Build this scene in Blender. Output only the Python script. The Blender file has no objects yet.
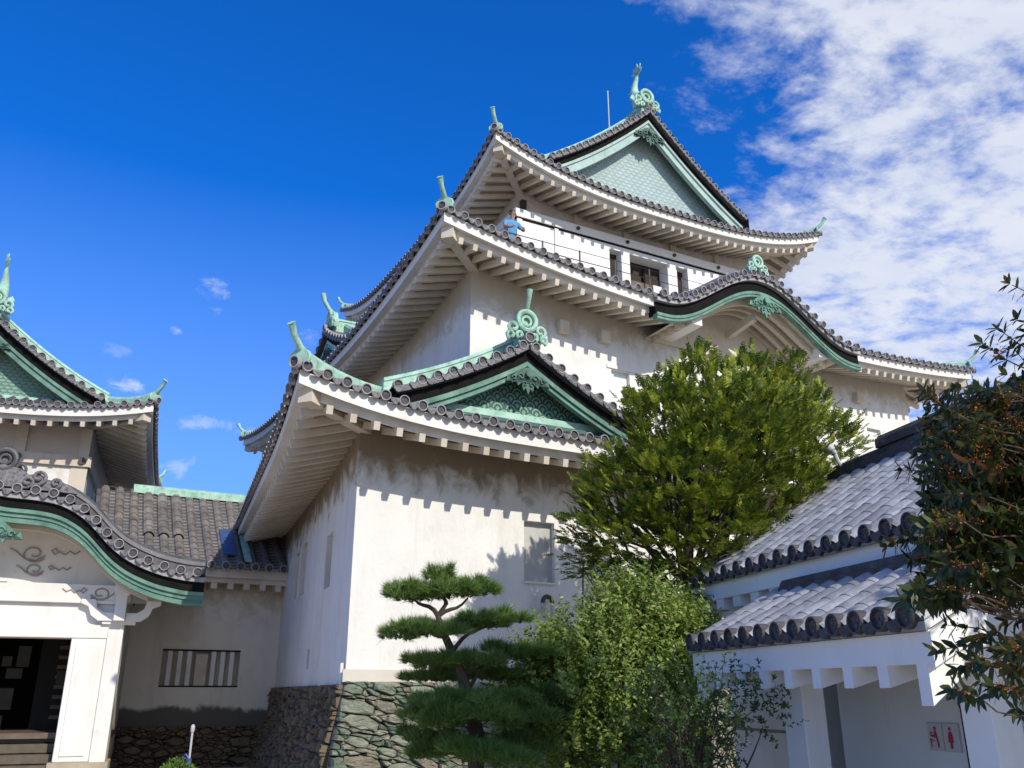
import bpy, math, random
import numpy as np
from math import sin, cos, pi, radians, sqrt
random.seed(7); rng = np.random.default_rng(7)
S = bpy.context.scene
C = S.collection

# ------------------------------------------------------------------ camera (eye at z = 0, ground 1.6 m below)
cam = bpy.data.cameras.new('camera'); co = bpy.data.objects.new('camera', cam); C.objects.link(co)
cam.sensor_width = 36; cam.lens = 36 * 867 / 1024; cam.clip_start = .05; cam.clip_end = 6000
co.rotation_euler = (radians(90 + 19.6), 0, 0); S.camera = co
GZ = -1.6
# ------------------------------------------------------------------ light
SUN_AZ, SUN_EL = 143.5, 33.0           # azimuth clockwise from the view direction (+Y)
W = bpy.data.worlds.new('World'); S.world = W; W.use_nodes = True
sd = bpy.data.lights.new('sun', 'SUN'); sd.energy = 4.0; sd.angle = radians(.5); sd.color = (1, .93, .82)
so = bpy.data.objects.new('sun', sd); C.objects.link(so)
so.rotation_euler = (radians(90 - SUN_EL), 0, radians(180 - SUN_AZ))
S.view_settings.view_transform = 'Standard'; S.view_settings.look = 'None'
S.view_settings.gamma = 1; S.view_settings.use_curve_mapping = False
S.view_settings.exposure = 0.0

class NT:
    def __init__(s, tree): s.t = tree; s.n = tree.nodes; s.l = tree.links
    def node(s, typ, **kw):
        n = s.n.new(typ)
        for k, v in kw.items():
            if k == 'ins':
                for kk, vv in v.items():
                    if hasattr(vv, 'links') or isinstance(vv, bpy.types.NodeSocket): s.l.new(vv, n.inputs[kk])
                    else: n.inputs[kk].default_value = vv
            else: setattr(n, k, v)
        return n
    def math(s, op, a, b=0.0, c=None, clamp=False):
        n = s.n.new('ShaderNodeMath'); n.operation = op; n.use_clamp = clamp
        for i, v in enumerate((a, b, c)):
            if v is None: continue
            if isinstance(v, bpy.types.NodeSocket): s.l.new(v, n.inputs[i])
            else: n.inputs[i].default_value = v
        return n.outputs[0]
    def vmath(s, op, a, b=(0, 0, 0)):
        n = s.n.new('ShaderNodeVectorMath'); n.operation = op
        for i, v in enumerate((a, b)):
            if isinstance(v, bpy.types.NodeSocket): s.l.new(v, n.inputs[i])
            else: n.inputs[i].default_value = v
        return n
    def noise(s, vec, scale, detail=4, rough=.55, dist=0):
        return s.node('ShaderNodeTexNoise', ins={'Vector': vec, 'Scale': scale, 'Detail': detail, 'Roughness': rough, 'Distortion': dist}).outputs[0]
    def mapr(s, v, a, b, c=0., d=1., smooth=False):
        n = s.node('ShaderNodeMapRange', ins={'Value': v, 'From Min': a, 'From Max': b, 'To Min': c, 'To Max': d})
        if smooth: n.interpolation_type = 'SMOOTHSTEP'
        return n.outputs[0]
    def mix(s, f, a, b, mode='MIX'):
        n = s.n.new('ShaderNodeMix'); n.data_type = 'RGBA'; n.blend_type = mode
        for i, v in ((0, f), (6, a), (7, b)):
            if isinstance(v, bpy.types.NodeSocket): s.l.new(v, n.inputs[i])
            else: n.inputs[i].default_value = (*v, 1) if isinstance(v, tuple) and len(v) == 3 else v
        return n.outputs[2]

# ---- sky: Nishita, tinted, with procedural clouds laid out in world directions
w = NT(W.node_tree); W.node_tree.nodes.clear()
sky = w.node('ShaderNodeTexSky', sky_type='NISHITA', sun_disc=False, sun_elevation=radians(SUN_EL), sun_rotation=radians(SUN_AZ), altitude=50, air_density=1.0, dust_density=.4, ozone_density=3.0)
tc = w.node('ShaderNodeTexCoord').outputs['Generated']
dirn = w.vmath('NORMALIZE', tc).outputs[0]
sep = w.node('ShaderNodeSeparateXYZ', ins={0: dirn})
zz = w.math('MAXIMUM', sep.outputs[2], .02)
px = w.math('DIVIDE', sep.outputs[0], w.math('ADD', zz, .12)); py = w.math('DIVIDE', sep.outputs[1], w.math('ADD', zz, .12))
pv = w.node('ShaderNodeCombineXYZ', ins={0: w.math('ADD', w.math('MULTIPLY', px, .92), w.math('MULTIPLY', py, .30)), 1: w.math('MULTIPLY', w.math('SUBTRACT', w.math('MULTIPLY', py, .95), w.math('MULTIPLY', px, .3)), 1.2), 2: 0.}).outputs[0]
n1 = w.noise(pv, 1.35, 5, .55, .25); n2 = w.noise(pv, 6.5, 7, .6, .35); n3 = w.noise(pv, 19., 5, .65)
dens = w.math('ADD', w.math('MULTIPLY', n1, .28), w.math('ADD', w.math('MULTIPLY', n2, .48), w.math('MULTIPLY', n3, .24)))
def dirpix(x, y):
    th = radians(19.6); X = x - 512; U = 384 - y
    v = np.array([X, 867 * cos(th) - U * sin(th), 867 * sin(th) + U * cos(th)]); return v / np.linalg.norm(v)
# the bank fills the sky to the right of a great circle through two directions
a_, b_ = dirpix(690, 0), dirpix(700, 300); nn = np.cross(a_, b_); nn /= np.linalg.norm(nn)
if nn @ dirpix(1000, 100) < 0: nn = -nn
side = w.vmath('DOT_PRODUCT', dirn, tuple(nn)).outputs['Value']
bank = w.mapr(w.math('ADD', side, w.math('MULTIPLY', w.math('SUBTRACT', n1, .5), .42)), -.15, .09, -.22, .088)
low = w.mapr(sep.outputs[2], .30, .52, -.035, 0.)
cl = w.mapr(w.math('ADD', w.math('ADD', dens, bank), low), .405, .63, 0., 1., True)
def puff(x, y, r, amt, stretch=1.0):
    c = dirpix(x, y); right = np.cross(c, (0, 0, 1)); right /= np.linalg.norm(right); up = np.cross(right, c)
    a = w.math('DIVIDE', w.vmath('DOT_PRODUCT', dirn, tuple(right)).outputs['Value'], r * stretch)
    b = w.math('DIVIDE', w.vmath('DOT_PRODUCT', w.vmath('SUBTRACT', dirn, tuple(c)).outputs[0], tuple(up)).outputs['Value'], r)
    fr = w.math('GREATER_THAN', w.vmath('DOT_PRODUCT', dirn, tuple(c)).outputs['Value'], .5)
    q = w.math('ADD', w.math('MULTIPLY', a, a), w.math('MULTIPLY', b, b))
    m = w.mapr(w.math('SUBTRACT', w.math('MULTIPLY', w.math('SUBTRACT', n4, .5), 5.5), w.math('MULTIPLY', q, .9)), -.75, .7, 0., amt, True)
    return w.math('MULTIPLY', m, fr)
pf = 0.
n4 = w.noise(w.vmath('MULTIPLY', dirn, (1, 1, 1.6)).outputs[0], 26., 6, .65, .4)
for a in ((212, 290, .013, .5, 1.5), (218, 312, .008, .3, 1), (177, 331, .006, .6, 1.4), (125, 386, .014, .85, 1.6), (176, 466, .014, .5, 1.8), (205, 424, .009, .5, 6.5), (308, 340, .014, .5, 1.3), (115, 350, .008, .2, 2), (60, 440, .01, .2, 6)):
    pf = w.math('ADD', pf, puff(*a)) if not isinstance(pf, float) else puff(*a)
cl = w.math('MAXIMUM', cl, w.math('MINIMUM', pf, 1.))
cl = w.math('MULTIPLY', cl, .90)
tint = w.mix(1., sky.outputs[0], (.075, .93, 2.2), 'MULTIPLY')
shade = w.mapr(w.noise(w.vmath('ADD', pv, (.08, .02, 0)).outputs[0], 4.2, 5, .55), .35, .68, .74, 1.)
cc = w.mix(shade, (4.2, 5.2, 8.0), (8.6, 8.9, 9.6))
hor = w.mapr(sep.outputs[2], .08, .52, .62, 0.)
tint2 = w.mix(hor, tint, (3.7, 5.2, 9.6))
out = w.node('ShaderNodeBackground', ins={'Color': w.mix(cl, tint2, cc), 'Strength': .10})
w.l.new(out.outputs[0], w.node('ShaderNodeOutputWorld').inputs[0])

# ------------------------------------------------------------------ materials
def mat(name, c1, c2=None, rough=.7, scale=3., bump=0., bscale=25., metal=0., stain=None, streak=None, spec=.5, det=5):
    m = bpy.data.materials.new(name); m.use_nodes = True; k = NT(m.node_tree); p = k.n['Principled BSDF']
    tc = k.node('ShaderNodeTexCoord').outputs['Object']
    col = c1
    if c2:
        f = k.mapr(k.noise(tc, scale, det, .6), .32, .68, 0., 1.); col = k.mix(f, c1, c2)
    if streak:                       # vertical runs: (colour, scale, lo, hi, amount)
        sc, s_, lo, hi, am = streak
        v = k.vmath('MULTIPLY', tc, (1, 1, .12)).outputs[0]
        f = k.mapr(k.noise(v, s_, 5, .65), lo, hi, 0., am); col = k.mix(f, col, sc)
    if stain:
        sc, s_, lo, hi, am = stain
        f = k.mapr(k.noise(tc, s_, 6, .65, .4), lo, hi, 0., am); col = k.mix(f, col, sc)
    if isinstance(col, tuple): p.inputs['Base Color'].default_value = (*col, 1)
    else: k.l.new(col, p.inputs['Base Color'])
    p.inputs['Roughness'].default_value = rough; p.inputs['Metallic'].default_value = metal
    p.inputs['Specular IOR Level'].default_value = spec
    if bump:
        b = k.node('ShaderNodeBump', ins={'Height': k.noise(tc, bscale, 5, .6), 'Strength': bump, 'Distance': .02}); k.l.new(b.outputs[0], p.inputs['Normal'])
    return m
M = {}
M['plaster'] = mat('white_plaster', (.78, .77, .73), (.70, .68, .63), .85, .9, .25, 14, stain=((.50, .47, .41), 2.6, .60, .80, .5), streak=((.55, .53, .48), 3.5, .58, .8, .45), spec=.2)
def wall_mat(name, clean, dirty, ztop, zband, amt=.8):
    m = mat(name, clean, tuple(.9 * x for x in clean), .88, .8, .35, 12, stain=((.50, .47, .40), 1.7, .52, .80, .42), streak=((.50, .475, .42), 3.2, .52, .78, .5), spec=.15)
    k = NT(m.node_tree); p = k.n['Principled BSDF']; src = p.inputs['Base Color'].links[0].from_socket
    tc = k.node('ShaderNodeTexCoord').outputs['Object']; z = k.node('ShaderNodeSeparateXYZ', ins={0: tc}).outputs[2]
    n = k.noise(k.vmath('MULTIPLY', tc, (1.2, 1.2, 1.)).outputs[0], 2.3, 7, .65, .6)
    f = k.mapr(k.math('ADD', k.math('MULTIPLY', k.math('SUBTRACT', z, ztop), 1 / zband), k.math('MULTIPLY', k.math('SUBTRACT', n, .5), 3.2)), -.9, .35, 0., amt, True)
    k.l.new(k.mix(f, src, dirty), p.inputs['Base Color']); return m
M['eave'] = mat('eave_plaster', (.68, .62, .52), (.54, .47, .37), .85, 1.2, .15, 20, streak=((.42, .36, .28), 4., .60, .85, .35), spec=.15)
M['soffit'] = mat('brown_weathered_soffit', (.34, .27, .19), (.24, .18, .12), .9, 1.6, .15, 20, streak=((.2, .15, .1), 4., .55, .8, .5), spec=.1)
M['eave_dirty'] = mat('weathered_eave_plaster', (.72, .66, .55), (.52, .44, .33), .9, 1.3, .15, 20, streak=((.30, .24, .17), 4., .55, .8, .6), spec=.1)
M['tile'] = mat('grey_roof_tile', (.055, .055, .06), (.12, .118, .122), .5, 5., .3, 40, stain=((.26, .25, .24), 7., .6, .78, .5), spec=.5)
M['tile_ring'] = mat('pale_tile_rim', (.42, .41, .42), (.22, .21, .22), .6, 9., .2, 40, spec=.4)
M['tile_dark'] = mat('dark_tile_face', (.04, .038, .042), (.10, .095, .10), .6, 12., .5, 60, spec=.4)
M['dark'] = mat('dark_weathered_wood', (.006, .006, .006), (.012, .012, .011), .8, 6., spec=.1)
M['tile_pend'] = mat('grey_tile_lip', (.24, .23, .235), (.07, .068, .07), .6, 16., .2, 40, spec=.4)
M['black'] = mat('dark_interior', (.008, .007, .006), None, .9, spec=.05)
M['copper'] = mat('verdigris_copper', (.44, .66, .53), (.26, .46, .36), .6, 3., .3, 30, stain=((.10, .12, .085), 6., .55, .78, .7), streak=((.08, .17, .13), 9., .55, .75, .6), spec=.4)
M['copper_b'] = mat('weathered_barge_copper', (.16, .31, .235), (.075, .17, .13), .6, 2.5, .3, 30, stain=((.035, .06, .045), 4., .52, .75, .75), streak=((.36, .55, .45), 8., .6, .8, .55), spec=.4)
M['copper_dark'] = mat('dark_verdigris', (.07, .17, .13), (.03, .075, .06), .6, 5., .3, 30, stain=((.25, .5, .38), 6., .6, .8, .35))
M['metal'] = mat('dark_rail_metal', (.06, .055, .05), None, .5, metal=.3)
M['white_metal'] = mat('pale_painted_metal', (.46, .47, .47), None, .5)
def scale_mat(name, c1, c2, px_, pz_, k_, wave=True, size=None):
    m = bpy.data.materials.new(name); m.use_nodes = True; k = NT(m.node_tree); p = k.n['Principled BSDF']
    tc = k.node('ShaderNodeTexCoord').outputs['Object']; s = k.node('ShaderNodeSeparateXYZ', ins={0: tc})
    X, Z = s.outputs[0], s.outputs[2]
    row = k.math('FLOOR', k.math('DIVIDE', Z, pz_)); off = k.math('MULTIPLY', k.math('MODULO', k.math('ADD', row, 1000.), 2.), .5)
    fx = k.math('MULTIPLY', k.math('SUBTRACT', k.math('FRACT', k.math('ADD', k.math('DIVIDE', X, px_), off)), .5), px_)
    fz = k.math('MULTIPLY', k.math('FRACT', k.math('DIVIDE', Z, pz_)), pz_)
    if not wave: fz = k.math('SUBTRACT', fz, pz_)
    r = k.math('SQRT', k.math('ADD', k.math('POWER', fx, 2.), k.math('POWER', fz, 2.)))
    if wave: g = k.mapr(k.math('SINE', k.math('MULTIPLY', r, k_)), -.3, .6, 0., 1.)
    else: g = k.mapr(k.math('SUBTRACT', r, px_ * .45), -.012, .02, 1., 0.)
    nz = k.mapr(k.noise(tc, 3., 5, .6), .3, .7, 0., .6)
    base = k.mix(nz, c1, tuple(.6 * q for q in c1)); k.l.new(k.mix(g, c2, base), p.inputs['Base Color'])
    b = k.node('ShaderNodeBump', ins={'Height': g, 'Strength': .7, 'Distance': .02}); k.l.new(b.outputs[0], p.inputs['Normal'])
    p.inputs['Roughness'].default_value = .6; return m
M['copper_p'] = mat('pale_barge_copper', (.42, .55, .51), (.30, .43, .40), .6, 2.5, .3, 30, stain=((.13, .2, .16), 4., .55, .78, .6), streak=((.14, .24, .19), 9., .55, .75, .5), spec=.3)
M['seigaiha'] = scale_mat('wave_patterned_copper', (.22, .42, .33), (.04, .09, .07), .26, .11, 95.)
M['fishscale'] = scale_mat('scale_patterned_copper', (.42, .54, .53), (.29, .41, .40), .20, .12, 1., False)
M['fishscale2'] = scale_mat('fine_scale_copper', (.22, .38, .30), (.10, .20, .15), .16, .09, 1., False)

# ------------------------------------------------------------------ mesh builder
class Frame:
    def __init__(s, az): s.phi = radians(90 - az); s.u = (cos(s.phi), sin(s.phi)); s.v = (-sin(s.phi), cos(s.phi))
    def world(s, p): return (p[0] * s.u[0] + p[1] * s.v[0], p[0] * s.u[1] + p[1] * s.v[1], p[2])
FA, FL, FF, FW = Frame(61.9), Frame(69.3), Frame(75.6), Frame(90)

def tag(o, label=None, cat=None, group=None, kind=None):
    if label: o['label'] = label
    if cat: o['category'] = cat
    if group: o['group'] = group
    if kind: o['kind'] = kind
    return o
class Thing:
    def __init__(s, name, frame, base, label, cat, group=None):
        s.f = frame; s.base = np.array(base, float); s.e = bpy.data.objects.new(name, None); C.objects.link(s.e)
        s.e.location = frame.world(base); s.e.rotation_euler = (0, 0, frame.phi); s.e.empty_display_size = .3
        tag(s.e, label, cat, group)
class MB:
    def __init__(s, fn=None): s.v = []; s.fa = []; s.m = []; s.fn = fn; s.mats = []
    def mi(s, m):
        if m not in s.mats: s.mats.append(m)
        return s.mats.index(m)
    def add(s, vs, fs, m):
        o = len(s.v); s.v.extend([tuple(p) for p in vs]); i = s.mi(m)
        for f in fs: s.fa.append(tuple(o + j for j in f)); s.m.append(i)
    def box(s, a, b, m):
        x0, y0, z0 = [min(p, q) for p, q in zip(a, b)]; x1, y1, z1 = [max(p, q) for p, q in zip(a, b)]
        s.add([(x0, y0, z0), (x1, y0, z0), (x1, y1, z0), (x0, y1, z0), (x0, y0, z1), (x1, y0, z1), (x1, y1, z1), (x0, y1, z1)],
              [(0, 3, 2, 1), (4, 5, 6, 7), (0, 1, 5, 4), (1, 2, 6, 5), (2, 3, 7, 6), (3, 0, 4, 7)], m)
    def beam(s, p, q, wd, h, m, up=(0, 0, 1)):        # bar from p to q (centres), width wd, height h
        p = np.array(p, float); q = np.array(q, float); d = q - p; L = np.linalg.norm(d); d /= L
        u = np.array(up, float); sd_ = np.cross(d, u); sd_ /= np.linalg.norm(sd_); u = np.cross(sd_, d)
        vs = [c + a * sd_ * wd / 2 + b * u * h / 2 for c in (p, q) for a, b in ((-1, -1), (1, -1), (1, 1), (-1, 1))]
        s.add(vs, [(0, 1, 2, 3), (7, 6, 5, 4), (0, 4, 5, 1), (1, 5, 6, 2), (2, 6, 7, 3), (3, 7, 4, 0)], m)
    def tube(s, pts, r, m, n=8, cap=True):
        pts = [np.array(p, float) for p in pts]; rs = r if hasattr(r, '__len__') else [r] * len(pts); vs = []; prev = None
        for i, p in enumerate(pts):
            d = pts[min(i + 1, len(pts) - 1)] - pts[max(i - 1, 0)]; d = d / (np.linalg.norm(d) + 1e-9)
            if prev is None: a = np.cross(d, (0, 0, 1)) if abs(d[2]) < .9 else np.cross(d, (1, 0, 0))
            else: a = prev - d * (prev @ d)
            a /= np.linalg.norm(a); prev = a; b = np.cross(d, a)
            for k in range(n): t = 2 * pi * k / n; vs.append(p + rs[i] * (cos(t) * a + sin(t) * b))
        fs = [(i * n + k, i * n + (k + 1) % n, (i + 1) * n + (k + 1) % n, (i + 1) * n + k) for i in range(len(pts) - 1) for k in range(n)]
        if cap: fs += [tuple(range(n))[::-1], tuple(range((len(pts) - 1) * n, len(pts) * n))]
        s.add(vs, fs, m)
    def sweep(s, pts, prof, m, up=(0, 0, 1), side=None, closed=True):   # prof: list of (side, up) offsets
        pts = [np.array(p, float) for p in pts]; vs = []; n = len(prof); up = np.array(up, float)
        for i, p in enumerate(pts):
            d = pts[min(i + 1, len(pts) - 1)] - pts[max(i - 1, 0)]
            sd_ = np.cross(d, up) if side is None else np.array(side, float); sd_ = sd_ / np.linalg.norm(sd_)
            for a, b in prof: vs.append(p + a * sd_ + b * up)
        R_ = n if closed else n - 1
        fs = [(i * n + k, i * n + (k + 1) % n, (i + 1) * n + (k + 1) % n, (i + 1) * n + k) for i in range(len(pts) - 1) for k in range(R_)]
        if closed: fs += [tuple(range(n))[::-1], tuple(range((len(pts) - 1) * n, len(pts) * n))]
        s.add(vs, fs, m)
    def prism(s, poly, o, ax, ay, dep, m):             # polygon in plane (ax, ay) at o, extruded by vector dep
        o, ax, ay, dep = [np.array(q, float) for q in (o, ax, ay, dep)]; n = len(poly)
        a = [o + x * ax + y * ay for x, y in poly]; b = [p + dep for p in a]
        s.add(a + b, [tuple(range(n)), tuple(range(n, 2 * n))[::-1]] + [(i, i + n, (i + 1) % n + n, (i + 1) % n) for i in range(n)], m)
    def grid(s, P, m):                                   # P: (a, b, 3)
        a, b = len(P), len(P[0]); s.add([p for r in P for p in r], [(i * b + j, i * b + j + 1, (i + 1) * b + j + 1, (i + 1) * b + j) for i in range(a - 1) for j in range(b - 1)], m)
    def build(s, name, thing, parent=None, label=None, smooth=False, bevel=0, kind=None):
        me = bpy.data.meshes.new(name); v = np.array(s.v, float)
        if s.fn is not None: v = s.fn(v)
        v = v - thing.base
        me.from_pydata(v.tolist(), [], s.fa); me.polygons.foreach_set('material_index', s.m)
        for m in s.mats: me.materials.append(M[m] if isinstance(m, str) else m)
        if smooth: me.polygons.foreach_set('use_smooth', [True] * len(s.fa)); 
        me.update(); o = bpy.data.objects.new(name, me); C.objects.link(o); o.parent = parent or thing.e
        if smooth: me.shade_smooth() if hasattr(me, 'shade_smooth') else None; me.set_sharp_from_angle(angle=radians(42)) if hasattr(me, 'set_sharp_from_angle') else None
        if bevel:
            b = o.modifiers.new('bevel', 'BEVEL'); b.width = bevel; b.segments = 2; b.limit_method = 'ANGLE'
        if label: o['label'] = label
        if kind: o['kind'] = kind
        return o

def disc_end(mb, c, ax, r=.085, ring='tile_ring', face='tile_dark'):
    """round end tile: rim + recessed face, ax = outward axis"""
    c = np.array(c, float); ax = np.array(ax, float); ax /= np.linalg.norm(ax)
    a = np.cross(ax, (0, 0, 1)); a /= np.linalg.norm(a); b = np.cross(a, ax); n = 14; vs = []
    for rr, off in ((1, -.05), (1.0, .025), (.97, .035), (.82, .035), (.78, .008)):
        for k in range(n): t = 2 * pi * k / n; vs.append(c + ax * off + r * rr * (cos(t) * a + sin(t) * b))
    mb.add(vs, [(i * n + k, i * n + (k + 1) % n, (i + 1) * n + (k + 1) % n, (i + 1) * n + k) for i in range(4) for k in range(n)], ring)
    mb.add([vs[4 * n + k] for k in range(n)], [tuple(range(n))], face)
    # raised crest: three small bosses
    for q in range(3):
        t = 2 * pi * q / 3 + .5; p = c + ax * .014 + r * .3 * (cos(t) * a + sin(t) * b); m = 5
        mb.add([p + r * .17 * (cos(2 * pi * k / m) * a + sin(2 * pi * k / m) * b) for k in range(m)], [tuple(range(m))], 'tile')
def pendant(mb, c, along, out, w=.20, h=.10, m='tile_pend'):
    w *= .8; h *= .72
    c, along, out = [np.array(q, float) for q in (c, along, out)]
    poly = [(-w / 2, .03)] + [(w / 2 * -cos(pi * k / 8), -h * sin(pi * k / 8) ** .8 * (.55 + .45 * (k in (3, 4, 5)))) for k in range(0, 9)] + [(w / 2, .03)]
    mb.prism(poly, c, along, (0, 0, 1), out * .04, m)

def half_tube(mb, pts, side, r, m, n=5):
    side = np.array(side, float); P = []
    for p in pts:
        p = np.array(p, float); P.append([p + side * r * -cos(pi * k / n) + np.array((0, 0, 1.)) * r * 1.05 * sin(pi * k / n) for k in range(n + 1)])
    mb.grid(P, m)

# ------------------------------------------------------------------ hipped roof with curved eaves
class Roof:
    def __init__(s, thing, name, rect, z0, a, b, lift, LL, pw, wall, pitch=.30, rpitch=.36, fn=None, gable=None, label=None, dtop=None, mat_e='eave', rr=.085, hr=1.):
        s.hr = hr; s.th = thing; s.rect = rect; s.z0, s.a, s.b, s.h, s.LL, s.p = z0, a, b, lift, LL, pw; s.wall = wall; s.pitch = pitch; s.rp = rpitch; s.fn = fn; s.rr = rr; s.me = mat_e
        u0, v0, u1, v1 = rect
        s.sides = {'front': ((u0, v0), (1, 0), (0, 1), u1 - u0), 'right': ((u1, v0), (0, 1), (-1, 0), v1 - v0), 'back': ((u1, v1), (-1, 0), (0, -1), u1 - u0), 'left': ((u0, v1), (0, -1), (1, 0), v1 - v0)}
        s.gable = gable; s.dtop = dtop; s.e = None
    def zr(s, c, d, f=1.):       # c = distance along the eave to the nearest corner, d = distance in
        l = f * s.h * max(0., 1 - c / s.LL) ** s.p
        return s.z0 + s.a * d + s.b * d * d + l * (max(0., 1 - d / 3.2) if not s.gable else max(0., 1 - d / 2.3) ** 1.6)
    def lf(s, x): return s.hr if x > (s.rect[0] + s.rect[2]) / 2 else 1.
    def P(s, side, t, d, dz=0.):
        O, A_, N, L = s.sides[side]; x = O[0] + A_[0] * t + N[0] * d
        return (x, O[1] + A_[1] * t + N[1] * d, s.zr(min(t, L - t), d, s.lf(x)) + dz)
    def Pe(s, side, t, d, dz):    # eave underside point: keeps the lift, soffit slopes up inwards
        O, A_, N, L = s.sides[side]; c = min(t, L - t); x = O[0] + A_[0] * t + N[0] * d; l = s.lf(x) * s.h * max(0., 1 - c / s.LL) ** s.p
        return (x, O[1] + A_[1] * t + N[1] * d, s.z0 + l + .30 * d + dz)
    def dmax(s, side, t):
        O, A_, N, L = s.sides[side]; c = min(t, L - t)
        if s.gable and side in ('left', 'right'): return c if c < s.gable['df'] else s.gable['half']
        if s.gable: return min(c, s.gable['df'])
        return min(c, s.dtop)
    def build(s, detail=('front', 'left'), gaps={}, tube_sides=('front', 'left', 'right', 'back'), rafter_cb=None, vis=None):
        th = s.th; mb = MB(s.fn)
        for side, (O, A_, N, L) in s.sides.items():
            A3 = np.array((*A_, 0.)); N3 = np.array((*N, 0.))
            n = max(2, int(round(L / s.pitch))); st = L / n; g = gaps.get(side, (1e9, 1e9))
            # pan sheet
            ts = sorted(set([i * st / 1 for i in range(n + 1)] + ([s.gable['df'], L - s.gable['df']] if s.gable and side in ('left', 'right') else [])))
            for i in range(len(ts) - 1):
                t0, t1 = ts[i], ts[i + 1]
                d0, d1 = s.dmax(side, t0), s.dmax(side, t1)
                if s.gable and side in ('left', 'right'):
                    tm = (t0 + t1) / 2
                    if min(tm, L - tm) > s.gable['df']: d0 = d1 = s.gable['half']
                    else: d0, d1 = min(t0, L - t0), min(t1, L - t1)
                K = 7; ds = 1.5 if g[0] < (t0 + t1) / 2 < g[1] else 0.; P_ = [[s.P(side, t, min(ds, dd) + (dd - min(ds, dd)) * k / K) for k in range(K + 1)] for t, dd in ((t0, d0), (t1, d1))]
                mb.grid(P_, 'tile')
            # tube rows + end tiles
            for i in range(n):
                t = (i + .5) * st; dm = s.dmax(side, t)
                ds = 1.5 if g[0] < t < g[1] else 0.
                K = 6
                if side in tube_sides:
                    half_tube(mb, [s.P(side, t, ds + (dm - ds) * k / K, .005) for k in range(K + 1)], A3, .075, 'tile')
                if g[0] < t < g[1]: continue
                c = np.array(s.P(side, t, -.02, .025))
                disc_end(mb, c, -N3 + np.array((0, 0, -.12)), s.rr)
                if i < n - 1: pendant(mb, np.array(s.P(side, t + st / 2, .0, -.02)) - N3 * .03, A3, -N3, st * .62, .10)
        if s.gable:      # upper slopes running out to the verge, closed at the foot
            df, hf, sv = s.gable['df'], s.gable['half'], s.gable['sv']
            for side in ('left', 'right'):
                L = s.sides[side][3]
                for t0, t1 in ((sv, df), (L - df, L - sv)):
                    mb.grid([[s.P(side, t, df + (hf - df) * k / 7) for k in range(8)] for t in np.linspace(t0, t1, 5)], 'tile')
                    mb.grid([[s.P(side, t, df), s.P(side, t, df, s.zr(9, min(t, L - t)) - s.zr(9, df) - .05)] for t in np.linspace(t0, t1, 9)], 'tile')
                    for t in np.arange(t0 + .45 if t0 < 3 else t0 + .1, t1 if t0 < 3 else t1 - .4, s.pitch): half_tube(mb, [s.P(side, t, df + (hf - df) * k / 6, .005) for k in range(7)], (*s.sides[side][1], 0), .075, 'tile')
        s.tiles = mb.build('roof', th, label=None)
        s.e = s.tiles
        # eave layers: two fascias, soffit, rafters
        w = s.wall; mf = MB(s.fn); msf = MB(s.fn); raf = []
        for side, (O, A_, N, L) in s.sides.items():
            if vis and side not in vis: continue
            A3 = np.array((*A_, 0.)); N3 = np.array((*N, 0.)); ww = w[side]
            g = gaps.get(side, (1e9, 1e9))
            segs = [(0, L)] if g[0] > L else [(0, g[0]), (g[1], L)]
            for (sa, sb) in segs:
                for (d0, d1, z0, z1) in ((.05, .45, -.06, -.27), (.24, .50, -.27, -.42)):
                    K = max(4, int((sb - sa) / .35)); P_ = []
                    for k in range(K + 1):
                        t = sa + (sb - sa) * k / K
                        m0 = max(d0, 0)
                        def cl_(d): return d
                        tt = lambda d: min(max(t, d), L - d) if (sa == 0 or sb == L) else t
                        P_.append([s.Pe(side, tt(d1), d1, z0), s.Pe(side, tt(d0), d0, z0), s.Pe(side, tt(d0), d0, z1), s.Pe(side, tt(d1), d1, z1)])
                    mf.grid(P_, 'plaster')
            K = int(L / .3); P_ = []
            for k in range(K + 1):
                t = L * k / K; row = []
                for d in (.42, ww + .05):
                    tt = min(max(t, d), L - d); row.append(s.Pe(side, tt, d, -.44))
                P_.append(row)
            gk = [k for k in range(K + 1) if g[0] + .7 < L * k / K < g[1] - .7]
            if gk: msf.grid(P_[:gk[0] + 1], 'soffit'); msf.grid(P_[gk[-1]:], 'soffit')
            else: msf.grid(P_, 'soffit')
            nr = max(2, int(round(L / s.rp))); st = L / nr
            for i in range(nr):
                t = (i + .5) * st; c = min(t, L - t)
                if c < .45 or (g[0] + .6 < t < g[1] - .6): continue
                de = min(ww + .02, c - .05)
                if de < .4: continue
                raf.append((side, t, .17, de))
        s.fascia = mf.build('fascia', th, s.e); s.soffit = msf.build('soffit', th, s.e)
        order = {k: i for i, k in enumerate(detail)}
        cnt = 0; rest = MB(s.fn); nrest = 0
        raf.sort(key=lambda r: (order.get(r[0], 9), r[1] if r[0] != 'left' else -r[1]))
        for side, t, d0, d1 in raf:
            lim = rafter_cb() if (rafter_cb and side in detail) else False
            tgt = MB(s.fn) if lim else rest
            p, q = np.array(s.Pe(side, t, d0, -.475)), np.array(s.Pe(side, t, d1, -.475)); tgt.beam(p, q, .10, .13, s.me)
            if lim: tgt.build('rafter', th, s.e)
            else: nrest += 1
        if nrest: rest.build('rafter', th, s.e, kind='stuff')
        return s
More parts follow.
